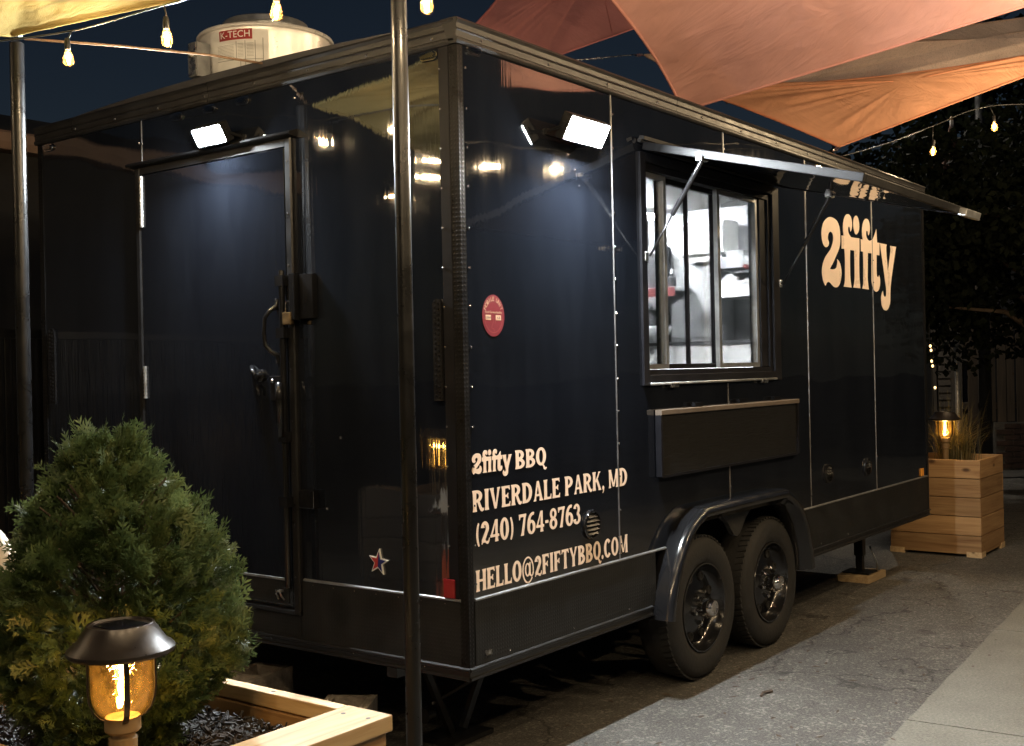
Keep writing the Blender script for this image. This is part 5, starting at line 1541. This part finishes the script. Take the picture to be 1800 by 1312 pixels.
# ------------------------------------------------------------------ far planter with grass
def crate(name, label, loc, sx, sy, nb, bh, wx='wood_x', wy='wood_y'):
    t = thing(name, label, 'planter', loc)
    for k in range(nb):
        z0_, z1_ = .02 + k * bh, .02 + (k + 1) * bh - .005
        for a, b, mt in (((0, 0), (.022, sy), wy), ((sx - .022, 0), (sx, sy), wy), ((.0225, 0), (sx - .0225, .022), wx), ((.0225, sy - .022), (sx - .0225, sy), wx)):
            q = MB(); q.box((a[0], a[1], z0_), (b[0], b[1], z1_)); q.build('plank', M[mt], t, bevel=.003)
    for x, y in ((.0, .0), (0, sy - .10), (sx - .10, 0), (sx - .10, sy - .10)):
        q = MB(); q.box((x - .004, y - .004, 0), (x + .104, y + .104, .04)); q.build('foot', M['pine_x'], t)
    q = MB(); q.box((.023, .023, .2), (sx - .023, sy - .023, .02 + nb * bh - .06)); q.build('soil', M['soil'], t, kind='stuff')
    return t
crate('wooden_planter', 'square wooden plank planter beyond the far end of the trailer', (5.66, -.17, 0), .64, .66, 5, .139)
crate('wooden_planter', 'wooden plank planter to the left, mirrored faintly in the rear wall', (-2.8, 2.0, 0), .6, .6, 5, .14, 'fence', 'fence')
GR = thing('ornamental_grass', 'tuft of thin arching grass in the far wooden planter', 'grass', (6.03, .10, .66))
mb = MB()
for k in range(420):
    a = rng.uniform(0, 6.28); l = rng.uniform(.25, .62); lean = rng.uniform(.15, 1.25)
    b0 = np.array([rng.normal(0, .06), rng.normal(0, .06), 0])
    pts = []
    for t in np.linspace(0, 1, 6):
        hor = l * (lean * t ** 1.8) * .75; z = l * (t - .42 * lean * t * t)
        pts.append(b0 + np.array([hor * math.cos(a), hor * math.sin(a), z]))
    w = .0028
    s = np.array([-math.sin(a), math.cos(a), 0]) * w
    vs = []
    for i, q in enumerate(pts):
        f = 1 - .85 * i / 5
        vs += [q - s * f, q + s * f]
    mb.add(vs, [(2 * i, 2 * i + 1, 2 * i + 3, 2 * i + 2) for i in range(5)])
o = mb.build('blades', M['grass'], GR, kind='stuff')

# ------------------------------------------------------------------ far right background
UM = thing('patio_umbrella', 'closed tan patio umbrella rising behind the trailer', 'umbrella', (10.38, 1.32, 0))
mb = MB(); mb.tube([(0, 0, .0), (0, 0, 4.16)], .022, 12); mb.lathe([(.25, 0), (.25, .05), (.05, .07), (.03, .2)], 24); mb.build('pole', M['fan_steel'], UM, smooth=True, auto=40)
mb = MB(); n = 32; vs = []; H = [4.14, 4.0, 3.7, 3.34, 2.9, 2.4, 1.9]; RR_ = [.012, .04, .09, .15, .18, .18, .14]
for z, r in zip(H, RR_):
    for k in range(n):
        a = 2 * math.pi * k / n; rr = r * (1 + .28 * math.cos(8 * a))
        vs.append((rr * math.cos(a), rr * math.sin(a), z))
mb.add(vs, [(j * n + k, j * n + (k + 1) % n, (j + 1) * n + (k + 1) % n, (j + 1) * n + k) for j in range(len(H) - 1) for k in range(n)]); mb.build('canopy', M['canvas'], UM, smooth=True)
mb = MB(); mb.lathe([(.001, 4.14), (.016, 4.15), (.02, 4.17), (.012, 4.20), (.001, 4.21)], 12, cap=False); mb.build('finial', M['wood_z'], UM, smooth=True)

TR = thing('leafy_tree', 'dark leafy tree overhanging the right edge of the yard', 'tree', (9.3, .1, 0))
mb = MB(); mb.tube([(0, 0, 0), (.05, .02, 1.0), (.0, .05, 2.0), (-.1, .0, 3.0)], .1, 10, rad=[.13, .10, .08, .04])
for k in range(14):
    a = k * 2.4; z = 1.5 + .11 * k
    mb.tube([(0, 0, z), (.5 * math.cos(a), .5 * math.sin(a), z + .3), (1.1 * math.cos(a), 1.1 * math.sin(a), z + .35)], .03, 6, rad=[.04, .025, .01])
mb.build('trunk', M['bark'], TR, smooth=True)
V, F = [], []
clumps = [(np.array([rng.uniform(-1.5, 1.2), rng.uniform(-1.5, 1.6), rng.uniform(1.7, 3.9)]), rng.uniform(.30, .58)) for _ in range(110)]
for ce, ra in clumps:
    if (ce[0] / 1.7) ** 2 + (ce[1] / 1.7) ** 2 + ((ce[2] - 2.75) / 1.3) ** 2 > 1: continue
    for _ in range(260):
        v = rng.normal(size=3); v /= np.linalg.norm(v)
        q = ce + v * ra * rng.uniform(.5, 1.05)
        d = rng.normal(size=3); d[2] -= .5; d /= np.linalg.norm(d)
        s = np.cross(d, rng.normal(size=3)); s /= np.linalg.norm(s)
        l, w = rng.uniform(.06, .12), rng.uniform(.022, .042)
        o_ = len(V)
        V += [q, q + d * l * .5 + s * w, q + d * l, q + d * l * .5 - s * w]; F.append((o_, o_ + 1, o_ + 2, o_ + 3))
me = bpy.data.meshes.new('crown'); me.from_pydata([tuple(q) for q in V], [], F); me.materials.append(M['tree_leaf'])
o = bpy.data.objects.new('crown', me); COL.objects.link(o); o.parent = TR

RZ = math.atan2(-.798, .602)
T2 = thing('tall_tree', 'tall black tree mass rising behind the house at the right', 'tree', (17.2, 2.6, 0))
mb = MB(); mb.tube([(0, 0, 0), (.1, 0, 2.5), (0, .1, 5.0), (.1, .1, 7.0)], .2, 10, rad=[.28, .2, .12, .05])
for k in range(10):
    a = k * 2.4; z = 2.6 + .32 * k
    mb.tube([(0, 0, z), (.9 * math.cos(a), .9 * math.sin(a), z + .5), (1.9 * math.cos(a), 1.9 * math.sin(a), z + .7)], .05, 6, rad=[.07, .045, .02])
mb.build('trunk', M['bark'], T2, smooth=True)
V, F = [], []
for _ in range(80):
    ce = np.array([rng.uniform(-2.6, 2.6), rng.uniform(-2.9, 2.9), rng.uniform(2.4, 7.0)])
    if (ce[0] / 2.8) ** 2 + (ce[1] / 3.1) ** 2 + ((ce[2] - 4.4) / 2.8) ** 2 > 1: continue
    ra = rng.uniform(.5, .95)
    for _ in range(230):
        v = rng.normal(size=3); v /= np.linalg.norm(v)
        q = ce + v * ra * rng.uniform(.4, 1.05)
        d = rng.normal(size=3); d /= np.linalg.norm(d)
        s = np.cross(d, rng.normal(size=3)); s /= np.linalg.norm(s)
        l, w = rng.uniform(.10, .19), rng.uniform(.04, .07)
        o_ = len(V)
        V += [q, q + d * l * .5 + s * w, q + d * l, q + d * l * .5 - s * w]; F.append((o_, o_ + 1, o_ + 2, o_ + 3))
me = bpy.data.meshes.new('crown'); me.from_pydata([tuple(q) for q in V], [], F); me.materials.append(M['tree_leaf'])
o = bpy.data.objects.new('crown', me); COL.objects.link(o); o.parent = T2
HS = thing('house', 'dark house front with a tall window behind the tree', 'house', (13.28, 2.45, 0), RZ)
mb = MB(); mb.box((-3.5, .06, 0), (2.6, .5, 2.9)); mb.build('wall', M['dark_wall'], HS)
for k in range(26):
    z = .30 + k * .10
    q = MB(); q.prism([(0, 0), (.022, .0), (.006, .098), (0, .098)], .07, .24, lambda d, w, u, z=z: (u, .055 - d, z + w)); q.build('siding_board', M['siding'], HS)
q = MB()
for x in (-.02, .24, .34, .60): q.box((x, .0, .0), (x + .05, .05, 2.6))
q.build('trim_board', M['siding'], HS)
wn_ = MB(); wn_.box((.39, .03, .85), (.60, .055, 2.2)); wo = wn_.build('window', M['solar'], HS)
q = MB(); q.box((.385, .015, 1.42), (.605, .0295, 1.46)); q.box((.385, .015, .82), (.605, .0295, .86)); q.box((.385, .015, 2.18), (.605, .0295, 2.23)); q.build('window_bar', M['siding'], wo)
FE = thing('plank_fence', 'weathered vertical plank fence above a low brick wall at the right', 'fence', (12.53, 1.79, 0), RZ)
x = 0.0
while x < 2.6:
    w = random.uniform(.085, .13)
    q = MB(); q.box((x, 0, .62 + random.uniform(-.02, .02)), (x + w, .022, 1.95 + random.uniform(-.05, .05))); q.build('plank', M['fence'], FE)
    x += w + random.uniform(.008, .035)
q = MB(); q.box((-.05, .023, .8), (2.7, .06, .88)); q.box((-.05, .023, 1.6), (2.7, .06, 1.68)); q.build('rail', M['fence'], FE)
BW = thing('brick_wall', 'low dark brick wall under the plank fence', 'wall', (12.50, 1.74, 0), RZ)
q = MB(); q.box((.30, .012, 0), (3.0, .12, .62)); q.build('mortar_bed', M['mortar'], BW)
bme = None
for r_i in range(8):
    for c_i in range(12):
        if bme is None:
            q = MB(); q.box((.005, 0, .004), (.205, .1, .066)); b0 = q.build('brick', M['brick'], BW, bevel=.003); bme = b0.data; o = b0
        else:
            o = bpy.data.objects.new('brick', bme); COL.objects.link(o); o.parent = BW
        o.location = (.31 + c_i * .212 + (.106 if r_i % 2 else 0), random.uniform(-.003, .003), .02 + r_i * .074)
FL = thing('fairy_lights', 'short run of tiny warm fairy lights beyond the far end of the trailer', 'fairy lights', (6.632, .47, 0))
mb = MB(); mb.tube([(0, 0, 1.75), (.004, .0, 1.60), (.02, -.01, 1.4), (.015, -.02, 1.13), (.02, -.02, 0.9)], .003, 5); mb.build('cord', M['wire'], FL)
for z, dx in ((1.565, .006), (1.53, .01), (1.44, .012), (1.40, .018), (1.22, .03)):
    q = MB(); q.lathe([(.001, .012), (.008, .008), (.010, 0), (.007, -.010), (.001, -.013)], 8, Matrix.Translation((dx, -dx, z)), cap=False); q.build('mini_bulb', M['fairy'], FL, smooth=True)
SL = thing('street_lamp', 'tall street lamp shining through the sails from behind', 'street lamp', (11.62, 1.34, 0))
mb = MB(); mb.tube([(0, 0, 0), (0, 0, 5.550)], .06, 12, rad=[.08, .05]); mb.build('pole', M['black_satin'], SL, smooth=True)
mb = MB(); mb.tube([(0, 0, 5.450), (-.3, .4, 5.630), (-.8, 1.06, 5.590)], .03, 10); mb.build('arm', M['black_satin'], SL, smooth=True)
AR = Matrix.Translation((-.96, 1.28, 0)) @ Matrix.Rotation(math.atan2(.8, -.6), 4, 'Z')
mb = MB(); mb.box((-.24, -.12, 5.510), (.24, .12, 5.590), AR); mb.build('head', M['black_satin'], SL, bevel=.02)
mb = MB(); mb.box((-.2, -.09, 5.485), (.2, .09, 5.505), AR); mb.build('lens', M['street_led'], SL)
point_light('glow', (-.96, 1.28, 5.42), 260, (1.0, .90, .74), .09, SL)

# ------------------------------------------------------------------ left background
LB = thing('dark_building', 'dark building behind the trailer with a tan gutter', 'building', (-4, 5.1, 0))
mb = MB(); mb.box((0, .05, 0), (9, 1.5, 3.06)); mb.build('wall', M['dark_wall'], LB)
mb = MB(); mb.prism([(-.10, 0), (-.12, .05), (-.12, .11), (-.10, .13), (-.02, .14), (.03, .14), (.03, 0)], 0, 9, lambda u, w, d: (d, u, 3.03 + w)); mb.build('gutter', M['gutter'], LB)
mb = MB(); mb.prism([(.0, 0), (1.5, .5), (1.5, .56), (0, .06)], 0, 9, lambda u, w, d: (d, u + .035, 3.10 + w)); mb.build('roof', M['dark_wall'], LB)
LF = thing('slat_screen', 'black vertical slat screen behind the left post', 'screen', (-2.2, 3.3, 0))
sm = None
for k in range(56):
    if sm is None:
        q = MB(); q.box((0, 0, .02), (.032, .02, 1.66)); o = q.build('slat', M['black_slat'], LF, bevel=.003); sm = o.data
    else:
        o = bpy.data.objects.new('slat', sm); COL.objects.link(o); o.parent = LF
    o.location = (k * .048, random.uniform(-.004, .004), 0)
mb = MB(); mb.box((-.02, -.012, 1.665), (2.72, .045, 1.71)); mb.box((-.02, .022, .25), (2.72, .045, .31)); mb.build('rail', M['black_slat'], LF)

# dry leaves and grit blown over the asphalt
mb = MB()
for k in range(260):
    x, y = rng.uniform(-.6, 6.0), rng.uniform(-1.15, .25)
    l, w = rng.uniform(.008, .03), rng.uniform(.004, .012)
    a = rng.uniform(0, 6.28); c_, s_ = math.cos(a), math.sin(a); h = rng.uniform(.002, .008)
    vs = [(-l, 0, .004), (0, -w, h), (l, 0, .005), (0, w, h * .7)]
    mb.add([(x + u * c_ - v * s_, y + u * s_ + v * c_, z + .022 * (y < -.9)) for u, v, z in vs], [(0, 1, 2), (0, 2, 3)])
mb.tube([(1.56, -.34, .008), (1.60, -.33, .012), (1.66, -.345, .008)], .006, 6)
o = mb.build('leaf_litter', M['bark'], None); o['kind'] = 'stuff'; tag(o, 'scattered dry leaf bits and grit lying on the asphalt', 'leaf litter')
